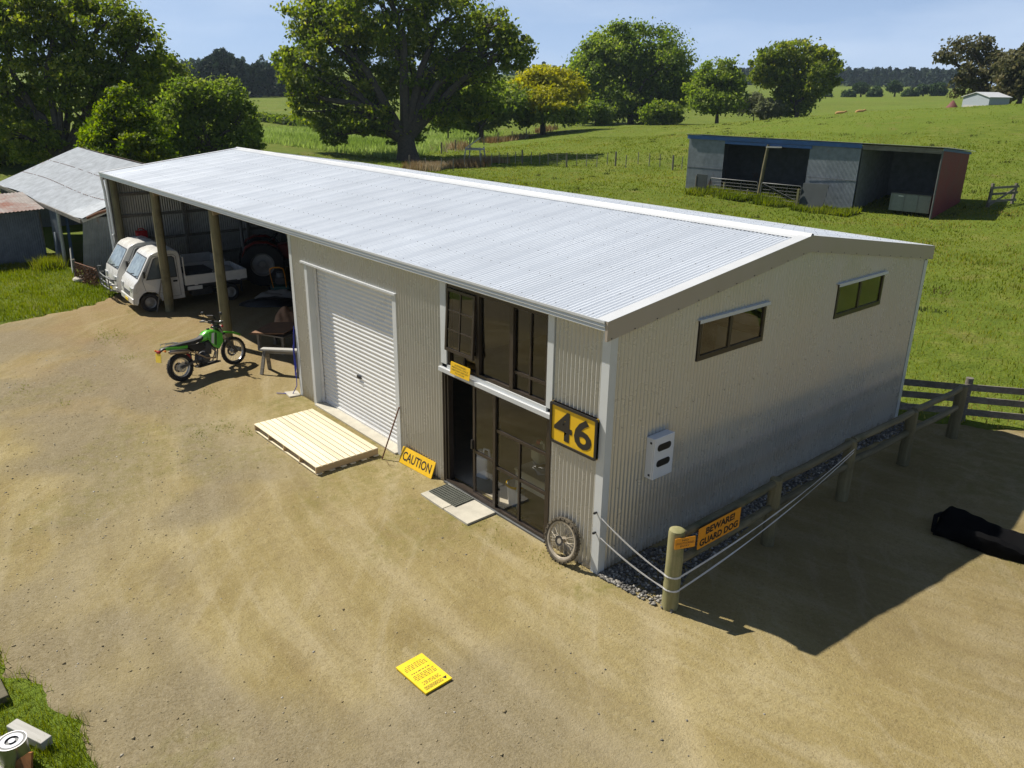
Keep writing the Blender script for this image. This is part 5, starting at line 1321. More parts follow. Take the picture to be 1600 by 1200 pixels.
for x, y in ((-26.2, -.7), (-29.5, -.7), (-33, -.7)):
    MB().tube([(x-.12, y, -.2), (x+.05, y+.02, 2.05)], .06, 8).build('post', M['greywood'], osd)
sheet4((-24.2, 5.3, -.1), (-36, 5.3, -.1), (-36, 5.4, 2.2), (-23.5, 5.4, 2.2), .0762, .008, 3, 2).build('back_wall', M['oldwall'], osd, smooth=True, fix=False)
sheet4((-36.9, -.7, -.1), (-36.2, 5.4, -.1), (-35.9, 5.4, 2.2), (-36.9, -.7, 2.0), .0762, .008, 3, 2).build('end_wall', M['oldwall'], osd, smooth=True, fix=False)
sheet4((-36.0, 2.5, 2.0), (-35.4, 5.4, 2.0), (-35.5, 2.6, 3.5), (-35.6, 2.4, 3.5), .0762, .006, 3, 2).build('gable_infill', M['oldwall'], osd, smooth=True, fix=False)
sheet4((-26.3, -.66, -.1), (-27.8, -.66, -.1), (-27.7, -.64, 2.0), (-26.2, -.64, 2.0), .0762, .008, 4, 2).build('front_wall', M['oldwall'], osd, smooth=True, fix=False)
MB().beam((-22.95, -.68, 2.05), (-37.2, -.78, 1.92), .05, .12).build('eave_beam', M['weathered'], osd)
M['bluep'] = pm('blue_sheet', (.03, .06, .12), .6, var=.2)
t = thing('leaning_sheet', 'dark blue sheet propped in the open front of the old shed', 'sheet', (-25.9, -.55, 0)); MB().prism([(-.2, 0, 0), (.25, 0, 0), (.0, .1, 1.9), (-.35, .1, 1.9)], (0, .02, 0)).build('sheet', M['bluep'], t)
t = thing('pale_board', 'pale narrow board propped by the old shed doorway', 'board', (-26.9, -.85, 0)); MB().beam((0, 0, 0), (-.1, .12, 1.15), .22, .02, up=(0, 1, 0)).build('board', M['oldwall2'], t)
t = thing('broken_plank', 'short pale plank leaning in the old shed doorway', 'plank', (-24.9, -.8, 0)); MB().beam((0, 0, 0), (-.45, .15, .8), .18, .025, up=(0, 1, 0)).build('plank', M['greywood'], t)
# hut with rusty roof
hut = thing('iron_hut', 'low dark iron hut with a rust streaked roof at the left edge', 'hut', (0, 0, 0))
sheet4((-27.95, -.95, -.1), (-27.85, -4.6, -.1), (-28.0, -4.6, 1.80), (-28.1, -.95, 1.92), .0762, .009, 4, 3).build('front_wall', M['oldwall'], hut, smooth=True, fix=False)
sheet4((-31.0, -.95, -.1), (-27.95, -.95, -.1), (-28.1, -.95, 1.92), (-31.0, -.95, 2.1), .0762, .009, 4, 3).build('side_wall', M['oldwall'], hut, smooth=True, fix=False)
sheet4((-27.75, -.78, 1.93), (-27.7, -4.8, 1.80), (-31.4, -4.8, 2.06), (-31.4, -.78, 2.18), .13, .012, 4, 4).build('roof_slope', M['rustroof'], hut, smooth=True, fix=False)
sk = thing('feed_sack', 'white sack with yellow top lying against the iron hut', 'sack', (-27.1, -3.1, 0)); MB().sphere((0, 0, .18), .4, 14, 8, (.7, 1.1, .5)).build('sack', M['palesack'], sk, smooth=True); MB().sphere((-.12, .0, .36), .3, 12, 8, (.7, 1.2, .35)).build('yellow_sack_top', M['cream'], sk, smooth=True)

# ------------------------------------------------------------------ paddock shed behind
A_ = Vector((-28, 37.9, 0)); e_ = Vector((15.5, 1.9, 0)).normalized(); rzp = math.atan2(e_.y, e_.x)
pd = thing('paddock_shed', 'long dark open fronted iron shed with blue fascia in the paddock', 'shed', A_, rzp)
PLN, PDP = 15.65, 5.5
HF, HB = 3.62, 3.2
sheet4((0, 0, -.3), (2.62, 0, -.3), (2.62, 0, HF-.15), (0, 0, HF-.1), .0762, .008, 4, 2).build('front_wall', M['oldwall2'], pd, smooth=True, fix=False)
sheet4((8.28, -.02, -.3), (11.32, -.10, -.3), (11.3, 0, HF-.25), (8.28, 0, HF-.2), .0762, .008, 4, 2).build('front_wall', M['oldwall2'], pd, smooth=True, fix=False)
MB().box(.0, 2.62, -.02, -.01, 1.58, 1.62).build('sheet_lap', M['oldwall'], pd); MB().box(8.3, 11.3, -.07, -.055, 1.55, 1.60).build('sheet_lap', M['oldwall'], pd)
sheet4((PLN, 0, -.4), (PLN, PDP, .2), (PLN, PDP, HB), (PLN, 0, HF-.05), .0762, .006, 4, 2).build('end_wall', M['redwall'], pd, smooth=True, fix=False)
sheet4((0, 0, -.4), (0, PDP, .1), (0, PDP, HB), (0, 0, HF-.05), .0762, .008, 3, 2).build('end_wall', M['oldwall2'], pd, smooth=True, fix=False)
sheet4((0, PDP, -.2), (PLN, PDP, -.2), (PLN, PDP, HB), (0, PDP, HB), .0762, .008, 3, 2).build('back_wall', M['oldwall'], pd, smooth=True, fix=False)
sheet4((11.36, .02, -.3), (11.36, PDP-.02, -.3), (11.36, PDP-.02, 3.2), (11.36, .02, 3.3), .0762, .008, 3, 2).build('partition', M['oldwall'], pd, smooth=True, fix=False)
sheet4((-.15, -.18, HF+.09), (PLN+.25, -.18, HF+.07), (PLN+.25, PDP+.2, HB+.05), (-.15, PDP+.2, HB+.05), .0762, .009, 3, 2).build('roof', M['oldroof'], pd, smooth=True, fix=False)
MB().box(-.1, 11.35, -.09, -.055, HF-.22, HF+.03).build('fascia', M['bluetrim'], pd); MB().box(2.65, 8.4, -.05, -.02, HF-.42, HF-.24).build('lintel', M['bluetrim'], pd)
MB().box(11.38, PLN-.02, -.06, -.02, HF-.28, HF-.02).build('lintel', M['weathered'], pd)
MB().prism([(PLN+.03, -.1, HF-.12), (PLN+.03, PDP+.1, HB-.14), (PLN+.03, PDP+.1, HB+.0), (PLN+.03, -.1, HF+.04)], (.03, 0, 0)).build('fascia', M['bluetrim'], pd)
MB().tube([(PLN, -.05, -.2), (PLN, -.04, HF-.1)], .05, 8).build('corner_post', M['galv'], pd)
MB().tube([(5.35, -.05, -.2), (5.5, -.05, 2.0), (5.62, -.04, HF-.3)], [.13, .11, .09], 10).build('post', M['pole'], pd, smooth=True)
MB().beam((5.6, -.3, HF-.45), (6.6, -.25, HF-.42), .06, .08).build('brace', M['greywood'], pd)
def local(x, y, z=0): return A_+e_*x+Vector((-e_.y, e_.x, 0))*y+Vector((0, 0, z))
def gate(label, x0, x1, y0, h_, z0, brace):
    g = thing('farm_gate', label, 'gate', local(x0, y0), rzp, 'gates before the paddock shed')
    L = x1-x0
    MB().tube([(0, 0, z0), (0, 0, h_-.08), (.08, 0, h_), (L-.08, 0, h_), (L, 0, h_-.08), (L, 0, z0), (0, 0, z0)], .03, 7).build('frame', M['galv'], g, smooth=True)
    for k in range(4): MB().tube([(0, 0, z0+(h_-z0)*(k+1)/5), (L, 0, z0+(h_-z0)*(k+1)/5)], .011, 5).build('rail', M['galv'], g)
    for x in (L*.33, L*.66): MB().tube([(x, 0, z0), (x, 0, h_)], .012, 5).build('stay', M['galv'], g)
    if brace: MB().tube([(0, -.02, h_), (L, -.02, z0)], .018, 6).build('brace', M['galv'], g)
gate('galvanised pipe gate with plain bars left of the shed post', 2.45, 5.75, -1.15, 1.12, .15, False)
gate('galvanised pipe gate with a diagonal brace right of the shed post', 6.0, 8.55, -1.15, 1.10, .15, True)
t = thing('panel_board', 'dark upright panel standing at the left end of the gates', 'panel', local(1.5, -1.2), rzp); MB().box(0, .75, -.03, .03, -.15, 1.3).build('panel', M['darkpanel'], t); MB().box(-.08, 0, -.05, .06, -.2, 1.2).build('post', M['weathered'], t)
t = thing('panel_board', 'square dark panel propped before the corrugated wall of the paddock shed', 'panel', local(8.55, -1.3), rzp); MB().prism([(0, 0, -.2), (1.45, 0, -.15), (1.6, .25, 1.32), (.05, .25, 1.30)], (0, .04, 0)).build('panel', M['darkpanel'], t); MB().box(-.15, -.03, -.06, .06, -.2, .95).build('post', M['post'], t)
for k, (x, lb) in enumerate(((3.3, 'short pale post behind the left gate of the paddock shed'), (5.2, 'short leaning stake behind the left gate near the shed post'))):
    t = thing('short_post', lb, 'post', local(x, -.8 if k == 0 else -1.4), rzp); MB().tube([(0, 0, -.2), (.05*k, 0, .85-.2*k)], .07-.03*k, 8).build('stake', M['post'], t)
tb_ = thing('steel_bin', 'low grey steel bin standing in the right bay of the paddock shed', 'bin', local(13.2, .55), rzp)
M['trailer'] = pm('trailer_grey', (.20, .225, .22), .55, var=.12)
MB().box(0, 2.15, 0, 1.3, .04, 1.0).build('tub', M['trailer'], tb_, bevel=.02)
MB().box(-.03, 2.18, -.03, 1.33, 1.001, 1.04).build('rim', M['galv'], tb_); 
for x in (.02, .72, 1.45, 2.13): MB().box(x-.03, x+.03, -.05, -.005, .05, .99).build('rib', M['trailer'], tb_)
MB().box(.4, .75, -.012, -.003, .86, .91).build('label_plate', M['gfrost'], tb_)
t = thing('hurdle', 'timber rail hurdle at the right end of the paddock shed', 'hurdle', (-11.2, 44.2, terr1(-11.2, 44.2)), rad(62))
for x in (0, 1.6): MB().beam((x, 0, -.3), (x+.05, 0, 1.35), .13, .13).build('post', M['weathered'], t)
for z in (.35, .75, 1.1): MB().beam((-.1, -.06, z), (1.8, -.06, z+.08), .03, .13).build('rail', M['weathered'], t)
MB().beam((0, -.10, .15), (1.6, -.10, 1.1), .03, .12).build('brace', M['weathered'], t)

# ------------------------------------------------------------------ post and wire fence in the paddock
wf = thing('wire_fence', 'post and wire fence crossing the paddock behind the shed roof', 'fence', (0, 0, 0))
M['batten'] = wood('grey_batten', (.20, .19, .15), (.36, .34, .28), axis=2)
tops = []
PXS = [(640, 262), (665, 263), (690, 262), (708, 263), (726, 260), (752, 260), (768, 258), (780, 257), (793, 258), (805, 258), (816, 259), (830, 260), (843, 261), (856, 262), (870, 264), (885, 266), (901, 264), (916, 266), (932, 268), (948, 266), (961, 268), (977, 271), (996, 268), (1013, 271), (1030, 272), (1050, 276), (1064, 276)]
rj = random.Random(9)
for i, (px, py) in enumerate(PXS):
    p = gnd(px, py); z = terr1(p.x, p.y); big = i % 5 == 0
    h_ = 1.15 if big else 1.0
    MB().tube([(p.x, p.y, z-.3), (p.x+rj.uniform(-.04, .04), p.y, z+h_)], .075 if big else .038, 7).build('post' if big else 'batten', M['weathered'] if big else M['batten'], wf)
    tops.append((p.x, p.y, z))
for k in range(5):
    MB().tube([(x, y, z+.25+.18*k) for x, y, z in tops], .0025, 4).build('wire', M['darksteel'], wf)
f2 = thing('wire_fence', 'second wire fence line beside the crop under the big tree', 'fence', (0, 0, 0)); tops = []
for i in range(12):
    p = gnd(690+22*i, 243-3.4*i, 0); z = terr1(p.x, p.y); MB().tube([(p.x, p.y, z-.3), (p.x, p.y, z+1.1)], .07, 7).build('post', M['weathered'], f2); tops.append((p.x, p.y, z))
for k in range(3): MB().tube([(x, y, z+.3+.3*k) for x, y, z in tops], .003, 4).build('wire', M['darksteel'], f2)
p = gnd(742, 256); z = terr1(p.x, p.y)
tgd = thing('tree_guard', 'rough timber tree guard frame by the paddock fence', 'frame', (p.x, p.y, z), rad(35))
for x, y in ((-.7, -.7), (.7, -.7), (.7, .7), (-.7, .7)): MB().beam((x*1.2, y*1.2, -.2), (x*.9, y*.9, 1.5), .09, .09).build('leg', M['greywood'], tgd)
for a, b_ in (((-.7, -.7), (.7, -.7)), ((.7, -.7), (.7, .7)), ((.7, .7), (-.7, .7)), ((-.7, .7), (-.7, -.7))): MB().beam((a[0], a[1], 1.3), (b_[0], b_[1], 1.32), .04, .12).build('rail', M['greywood'], tgd)
MB().beam((-.8, 0, 1.4), (.5, .1, 2.3), .05, .1).build('loose_rail', M['greywood'], tgd)
# barn on the crest, red cone, pale lying cattle
p = at(1538, 168, 113); z = terr1(p.x, p.y)
fbn = thing('crest_barn', 'small pale barn with low gable roof on the hill crest', 'barn', (p.x, p.y, z-.15), rad(-28)); fbn.scale = (.62, .62, .8)
M['paleiron'] = pm('pale_barn_iron', (.34, .38, .42), .6, var=.06)
MB().box(-3.3, 3.3, -2.2, 2.2, 0, 1.55).prism([(-3.3, -2.2, 1.55), (3.3, -2.2, 1.55), (0, -2.2, 2.15)], (0, 4.4, 0)).build('wall', M['paleiron'], fbn)
for s in (1, -1): MB().prism([(s*3.6, -2.45, 1.55), (0, -2.45, 2.22), (0, -2.45, 2.30), (s*3.6, -2.45, 1.63)], (0, 4.9, 0)).build('roof', M['gutter'], fbn)
MB().box(-3.36, -3.302, -1.6, 1.2, 0, 1.2).build('door', M['whitep'], fbn); MB().box(-2.9, 3.0, -2.26, -2.203, 0, .5).build('rail', M['greywood'], fbn)
p = at(1487, 170, 112); z = terr1(p.x, p.y)
cn_ = thing('red_cone', 'rust red cone shaped feeder left of the crest barn', 'feeder', (p.x, p.y, z)); cn_.scale = (.75, .75, .75); MB().lathe([(.95, 0), (.9, .1), (.12, 1.15), (.001, 1.18)], n=18).build('hood', pm('feeder_red', (.15, .05, .04), .8), cn_, smooth=True)
M['cow'] = pm('tan_hide', (.42, .24, .09), .85, var=.12)
for k, (px, py, lb) in enumerate(((1312, 180, 'tan cow lying on the crest, left of the pair'), (1343, 178, 'tan cow lying on the crest, right of the pair'))):
    p = at(px, py, 112); z = terr1(p.x, p.y)
    c_ = thing('cow', lb, 'cow', (p.x, p.y, z-.1), rad(40+20*k), 'cattle on the crest'); c_.scale = (.6, .6, .6)
    mb = MB()
    def rg(x, zc, hw_, hz): return ring(x, zc, hw_, hz, 12, .9)
    loft([rg(-.95, .35, .05, .05), rg(-.85, .40, .30, .30), rg(-.4, .45, .42, .42), rg(.2, .45, .42, .42), rg(.6, .50, .34, .36), rg(.85, .70, .18, .20), rg(1.05, .85, .15, .16), rg(1.25, .82, .12, .12), rg(1.45, .74, .07, .07)], 'body', M['cow'], c_)
    for s in (1, -1): MB().sphere((1.03, s*.2, .95), .09, 8, 6, (.6, 1.4, .5)).build('ear', M['cow'], c_, smooth=True); MB().tube([(.5, s*.3, .2), (.95, s*.38, .08), (.7, s*.42, .06)], .07, 7).build('folded_leg', M['cow'], c_, smooth=True)
# dead brush panel beside the far truck
br = thing('brush_panel', 'brown dry brush panel standing beside the bull bar truck', 'brush panel', (-22.75, -.85, 0), rad(12))
MB().tube([(-.75, 0, -.1), (-.75, 0, .75)], .05, 7).build('post', M['weathered'], br); MB().tube([(-.75, 0, .66), (.75, 0, .62)], .02, 6).build('rail', M['rust'], br)
r = np.random.RandomState(12); n = 1500
X = r.uniform(-.72, .75, n); Z = r.uniform(.0, .64, n); Y_ = r.normal(0, .05, n); a = r.rand(n)*6.28; s_ = .02+.03*r.rand(n)
v = np.stack([np.stack([X-s_*np.cos(a), Y_-.02, Z-s_*np.sin(a)], 1), np.stack([X+s_*np.cos(a), Y_+.02, Z+s_*np.sin(a)], 1), np.stack([X+s_*.5*np.sin(a), Y_+.03*r.rand(n), Z+s_*.8*np.cos(a)], 1)], 1).reshape(-1, 3)
M['brush'] = leafmat('dry_brush', [(0, (.07, .035, .02)), (.6, (.16, .08, .04)), (1, (.26, .15, .08))], .15)
o = np_mesh('dry_twigs', v, np.arange(n*3).reshape(-1, 3), M['brush'], br, attr={'tint': r.rand(n)}); o['kind'] = 'stuff'
# ------------------------------------------------------------------ trees
G_DARK = leafmat('leaf_dark_green', [(0, (.059, .092, .018)), (.45, (.132, .180, .027)), (.8, (.248, .281, .046)), (1, (.392, .378, .079))], .55, .62)
G_MID = leafmat('leaf_mid_green', [(0, (.075, .119, .023)), (.45, (.152, .213, .036)), (.8, (.240, .298, .058)), (1, (.355, .393, .098))], .55, .62)
G_LIME = leafmat('leaf_yellow_green', [(0, (.049, .088, .009)), (.45, (.121, .180, .016)), (.8, (.215, .268, .021)), (1, (.305, .330, .034))], .55, .62)
G_GOLD = leafmat('leaf_golden', [(0, (.165, .172, .010)), (.5, (.363, .356, .016)), (1, (.550, .506, .030))], .35, .62)
G_GUM = leafmat('leaf_gum', [(0, (.052, .061, .028)), (.5, (.109, .110, .050)), (.85, (.172, .154, .068)), (1, (.241, .176, .088))], .35, .62)
G_PALE = leafmat('leaf_pale', [(0, (.07, .085, .04)), (.5, (.135, .155, .075)), (1, (.21, .22, .125))], .35, .62)
G_FAR = leafmat('leaf_far', [(0, (.028, .050, .020)), (.6, (.052, .088, .032)), (1, (.085, .125, .045))], .3, .7)
G_PINE = leafmat('needle_dark', [(0, (.014, .026, .016)), (.6, (.030, .050, .028)), (1, (.050, .075, .038))], .15, .8)
BARK = pm('bark', (.075, .062, .045), .95, var=.35, scale=6, bmp=.8, bscale=9)
def leaves(C, S, r, outward=None, aspect=.6):
    """quads of size S at C"""
    n = len(C)
    nr = r.normal(size=(n, 3)); nr[:, 2] = nr[:, 2]*.8+.35
    if outward is not None: nr += outward*.9
    nr /= np.linalg.norm(nr, axis=1, keepdims=True)+1e-9
    t = r.normal(size=(n, 3)); a = np.cross(nr, t); a /= np.linalg.norm(a, axis=1, keepdims=True)+1e-9; b = np.cross(nr, a)
    S = S[:, None]
    fold = nr*S*.18
    v = np.stack([C-a*S, C-b*S*aspect+fold, C+a*S, C+b*S*aspect+fold], 1).reshape(-1, 3)
    return v, np.arange(n*4).reshape(-1, 4)
def tree(name, label, base, dist, lobes, trunk_r, n_leaf, leaf_s, mat, seed, group=None, fork=.4, cl=.24, sparse=1., cat='tree', gold=None, lean=0., spread=.5, zero=None):
    r = np.random.RandomState(seed); rr_ = random.Random(seed)
    fd_ = dist > 100; n_leaf = int(n_leaf*(.95 if fd_ else .72)); leaf_s *= (.95 if fd_ else .86); cl *= (.75 if fd_ else .66)
    b0 = at(base[0], base[1], dist)
    if zero is not None: b0 = gnd(base[0], base[1], zero); dist = (b0-CAM_LOC).length
    gz_ = terr1(b0.x, b0.y); 
    t = thing(name, label, cat, (b0.x, b0.y, min(b0.z, gz_)-.1), 0, group)
    o0 = Vector(t.location)
    view = Vector((CD.x, CD.y, 0)).normalized(); side = Vector((view.y, -view.x, 0))
    L = []
    dep = (b0-CAM_LOC).dot(CD)
    mpp = dep/FPX
    for k, q in enumerate(lobes):
        px, py, rx, ry = q[:4]
        c = CAM_LOC+(CD*FPX+CR*(px-800)-CU*(py-600))*(dep/FPX)
        rd = (rx+ry)/2*mpp
        off = q[4]*mpp if len(q) > 4 else rr_.uniform(-1, 1)*spread*max(rd, 1)
        v = (c-CAM_LOC).normalized(); c = c+v*off; sc_ = 1+off/dep
        L.append((c-o0, rx*mpp*sc_, rd, ry*mpp*sc_))
    zt = min(l[0].z-l[3]*.2 for l in L); cen = sum((l[0] for l in L), Vector())/len(L)
    mb = MB()
    fz = max(.5, min(zt*.9+.4, cen.z*fork+.3))
    f0 = Vector((cen.x*.15, cen.y*.15, fz))
    mb.tube([(0, 0, -.6), (0, 0, .15), f0*.5, f0], [trunk_r*1.7, trunk_r*1.2, trunk_r*.95, trunk_r*.82], 10)
    for (c, rx, rd, rz_) in L:
        m1 = f0.lerp(c, .45)+Vector((rr_.uniform(-.1, .1), rr_.uniform(-.1, .1), .12))*(c-f0).length
        mb.tube([f0-Vector((0, 0, trunk_r*.4)), m1, c], [trunk_r*.55, trunk_r*.34, trunk_r*.16], 7)
        for j in range(7):
            d = Vector(r.normal(size=3)); d.normalize(); d.z = abs(d.z)*.8-.1
            e = c+side*(d.x*rx*.85)+view*(d.y*rd*.85)+Vector((0, 0, d.z*rz_*.85)); st = m1.lerp(c, rr_.uniform(.3, 1))
            mb.tube([st, st.lerp(e, .5)+Vector((0, 0, .05*rd)), e], [trunk_r*.17, trunk_r*.10, trunk_r*.03], 5, False)
    mb.build('trunk', BARK, t, smooth=True)
    ar = np.array([l[1]*l[3]+l[1]*l[2]+l[2]*l[3] for l in L]); ar = ar/ar.sum()
    Cs = []; Ts = []; Ss = []; Os = []
    for (c, rx, rd, rz_), wgt in zip(L, ar):
        nl = int(n_leaf*wgt); R_ = (rx+rd+rz_)/3
        nc = max(8, int(52*sparse*(.6+.8*r.rand())))
        d = r.normal(size=(nc, 3)); d /= np.linalg.norm(d, axis=1, keepdims=True)
        rad_ = (.42+.58*r.rand(nc)**.6)[:, None]
        cc = d*rad_
        ci = r.randint(0, nc, nl); sg = cl*(.6+.8*r.rand(nc))
        loc = cc[ci]+r.normal(size=(nl, 3))*sg[ci][:, None]*np.array([1, 1, .75])
        ow = loc/(np.linalg.norm(loc, axis=1, keepdims=True)+1e-6)
        S3 = np.array(side)[None]*loc[:, :1]*rx+np.array(view)[None]*loc[:, 1:2]*rd+np.array([[0, 0, 1.]])*loc[:, 2:3]*rz_
        Cs.append(S3+np.array(c)[None]); Ts.append(np.clip(.5*r.rand(nl)+.5*r.rand(nc)[ci], 0, 1)); Ss.append(leaf_s*(.55+.9*r.rand(nl))); Os.append(ow)
    C = np.concatenate(Cs); T_ = np.concatenate(Ts); S = np.concatenate(Ss); O = np.concatenate(Os)
    ok = C[:, 2] > .15
    C, T_, S, O = C[ok], T_[ok], S[ok], O[ok]
    if gold is not None:
        gsel = C[:, 2] > gold+.9*(fbm(C[:, 0], C[:, 1], 1.6, 2, seed)-.5)*3
        for nm, sel, mt in (('crown', ~gsel, mat), ('golden_top', gsel, G_GOLD)):
            v, f = leaves(C[sel], S[sel], r, O[sel]); np_mesh(nm, v, f, mt, t, attr={'tint': T_[sel]})
    else:
        v, f = leaves(C, S, r, O); np_mesh('crown', v, f, mat, t, attr={'tint': T_})
    return t
tree('broadleaf_tree', 'tall dark spreading tree filling the upper left corner', (95, 262), 54, [(40, 50, 85, 60), (150, 45, 75, 55), (215, 75, 42, 50), (105, 125, 80, 45), (10, 140, 60, 55), (200, 130, 45, 40), (0, 20, 70, 50), (95, 10, 70, 45), (232, 112, 30, 28), (-40, 90, 60, 60), (35, 215, 60, 35), (140, 165, 45, 35)], .42, 60900, .136, G_DARK, 11, fork=.22, cl=.20)
tree('broadleaf_tree', 'dark tree behind the old shed at the left edge', (-10, 262), 62, [(-20, 200, 60, 50), (45, 190, 50, 40), (-60, 160, 60, 60), (60, 225, 45, 30), (10, 232, 50, 30)], .3, 24650, .152, G_DARK, 12)
tree('broadleaf_tree', 'bright yellow green conical tree behind the old shed roof', (198, 262), 46, [(195, 160, 22, 26, 0), (180, 185, 30, 26), (212, 190, 30, 28), (165, 212, 36, 28), (228, 215, 36, 32), (196, 225, 50, 34), (145, 232, 24, 20), (240, 240, 30, 22)], .22, 27550, .108, G_LIME, 13, cl=.22)
tree('broadleaf_tree', 'rounded dark green tree just left of the field view', (335, 256), 60, [(300, 155, 40, 32), (345, 160, 40, 34), (382, 192, 26, 34), (320, 205, 55, 38), (375, 225, 32, 26), (280, 190, 36, 40), (290, 235, 40, 28)], .3, 34800, .136, G_MID, 14, cl=.25)
tree('broadleaf_tree', 'tall bushy tree behind the rounded one, right of the corner tree', (268, 256), 68, [(262, 112, 32, 26), (240, 138, 36, 34), (280, 145, 32, 32), (255, 180, 40, 40)], .3, 21750, .152, G_DARK, 15)
tree('broadleaf_tree', 'huge spreading tree with thick trunk behind the shed roof', (638, 250), 77, [(600, 25, 80, 60), (520, 50, 66, 55), (690, 35, 72, 55), (760, 85, 62, 42), (478, 118, 42, 45), (555, 130, 62, 45), (650, 120, 66, 46), (730, 130, 52, 40), (805, 78, 32, 28), (500, 175, 36, 28), (575, 185, 48, 26), (690, 170, 44, 30), (452, 95, 24, 24), (600, -40, 100, 45), (480, 30, 40, 34), (770, 45, 36, 30), (520, 212, 22, 16), (470, 150, 26, 22), (625, 205, 46, 20), (750, 165, 34, 24)], .95, 81200, .208, G_DARK, 21, fork=.30, cl=.21, zero=0)
tree('broadleaf_tree', 'smaller shaded tree just right of the huge tree trunk', (752, 222), 105, [(755, 150, 42, 32), (715, 172, 36, 26), (790, 160, 36, 30), (745, 185, 40, 18)], .34, 15950, .240, G_MID, 22)
tree('broadleaf_tree', 'tree with golden yellow top in the middle distance', (848, 208), 108, [(860, 128, 42, 22), (830, 135, 30, 22), (890, 145, 26, 26), (850, 165, 50, 28), (885, 175, 26, 20), (820, 175, 24, 20)], .34, 21750, .240, G_MID, 23, gold=3.4, cl=.25)
tree('broadleaf_tree', 'large pale green rounded tree left of the pair on the crest', (985, 196), 135, [(990, 70, 60, 36), (930, 95, 42, 34), (1040, 100, 42, 42), (980, 120, 70, 40), (915, 130, 30, 36), (1050, 140, 32, 36), (950, 160, 44, 28), (1015, 165, 50, 26)], .5, 43500, .264, G_MID, 24, cl=.24)
tree('broadleaf_tree', 'small round tree on a thin trunk standing on the crest', (1120, 192), 128, [(1118, 115, 30, 22), (1100, 138, 26, 24), (1138, 140, 28, 26), (1118, 158, 40, 20)], .26, 17400, .232, G_MID, 25)
tree('broadleaf_tree', 'vase shaped tree with upswept limbs right of the round one', (1245, 184), 138, [(1240, 88, 50, 22), (1198, 98, 26, 22), (1285, 100, 28, 24), (1225, 120, 34, 26), (1268, 125, 34, 28), (1245, 155, 30, 26), (1302, 122, 14, 12), (1190, 120, 18, 14)], .36, 21750, .256, G_DARK, 26, fork=.2, cl=.22)
tree('gum_tree', 'sparse open gum tree at the right edge behind the barn', (1540, 168), 128, [(1515, 70, 34, 14), (1484, 92, 22, 10), (1535, 85, 28, 18), (1560, 100, 28, 20), (1520, 115, 26, 16), (1545, 130, 34, 22), (1475, 85, 14, 8), (1500, 132, 14, 20)], .34, 6000, .240, G_GUM, 27, fork=.22, cl=.24, sparse=.7)
tree('gum_tree', 'brown green gum tree cut by the right edge', (1592, 166), 124, [(1585, 100, 26, 18), (1605, 120, 34, 30), (1575, 135, 26, 22), (1620, 90, 30, 24)], .3, 10150, .240, G_GUM, 28, sparse=.8)
for k, (px, py, rx, ry, mt, d, lb) in enumerate(((930, 178, 30, 22, G_MID, 128, 'bush under the large pale green tree, its left side'), (1035, 178, 34, 22, G_MID, 130, 'bush under the large pale green tree, its right side'), (1178, 165, 26, 20, G_PALE, 142, 'pale bush left of the vase shaped tree'), (1205, 172, 24, 16, G_PALE, 136, 'grey green bush at the foot of the vase shaped tree'), (700, 190, 26, 16, G_LIME, 100, 'yellow green bush left of the small shaded tree'), (575, 195, 22, 18, G_PALE, 150, 'pale bush seen under the huge tree'), (545, 205, 22, 12, G_MID, 120, 'low bush on the crop field edge under the huge tree'))):
    tree('bush', lb, (px, py+ry*.9), d, [(px-rx*.4, py, rx*.6, ry*.8), (px+rx*.4, py, rx*.6, ry*.75), (px, py-ry*.3, rx*.6, ry*.7)], .1, 5220, .224, mt, 40+k, 'bushes in the middle distance', cat='bush')
for k, (px, py, s_) in enumerate(((1326, 160, 11), (1367, 158, 12), (1422, 160, 12), (1345, 150, 12), (1398, 148, 12), (1442, 150, 10), (1466, 155, 14), (1290, 160, 10))):
    lb = ['first lone round tree on the far green slope, counting from the left', 'second lone round tree on the far green slope', 'third lone round tree on the far green slope', 'far tree behind the first pair on the slope', 'far tree behind the gap of the slope trees', 'far tree at the right of the slope row', 'rightmost wide far tree before the crest barn', 'leftmost far tree half hidden by the vase shaped tree'][k]
    tree('far_tree', lb, (px, py), 318+8*(k > 2), [(px, py-s_*1.1, s_*.8, s_*.7), (px-s_*.4, py-s_*.9, s_*.6, s_*.55), (px+s_*.4, py-s_*.9, s_*.6, s_*.55)], .3, 2175, .400, G_FAR, 60+k, 'round trees on the far slope')

# far woods that read as one mass
def conifers(name, label, pts, hmin, hmax, mat, seed, per=70, ls=.9, rad0=.22, hs=None):
    r = np.random.RandomState(seed); Cs = []; Ts = []; Ss = []
    for i_, (x, y) in enumerate(pts):
        h_ = hs[i_] if hs else r.uniform(hmin, hmax); z0 = terr1(x, y); f = r.rand(per)**.75; a = r.rand(per)*6.28
        R_ = h_*rad0*(1-f*.85)*(.5+.5*r.rand(per)**.5)
        Cs.append(np.stack([x+R_*np.cos(a), y+R_*np.sin(a), z0+.05*h_+f*h_*.95], 1)); Ts.append(r.rand(per)*.6+.4*r.rand()); Ss.append(np.full(per, ls)*(.6+.8*r.rand(per)))
    C = np.concatenate(Cs); v, f = leaves(C, np.concatenate(Ss), r)
    return tag(np_mesh(name, v, f, mat, attr={'tint': np.concatenate(Ts)}), label, 'wood', kind='stuff')
r = np.random.RandomState(77)
pts = []; hs = []
for i in range(330):
    px = r.uniform(292, 456); p = at(px, 150, r.uniform(262, 330)); pts.append((p.x, p.y))
    hs.append((6.5+6.5*math.exp(-((px-352)/34)**2)+2.2*math.exp(-((px-420)/30)**2))*r.uniform(.72, 1.05))
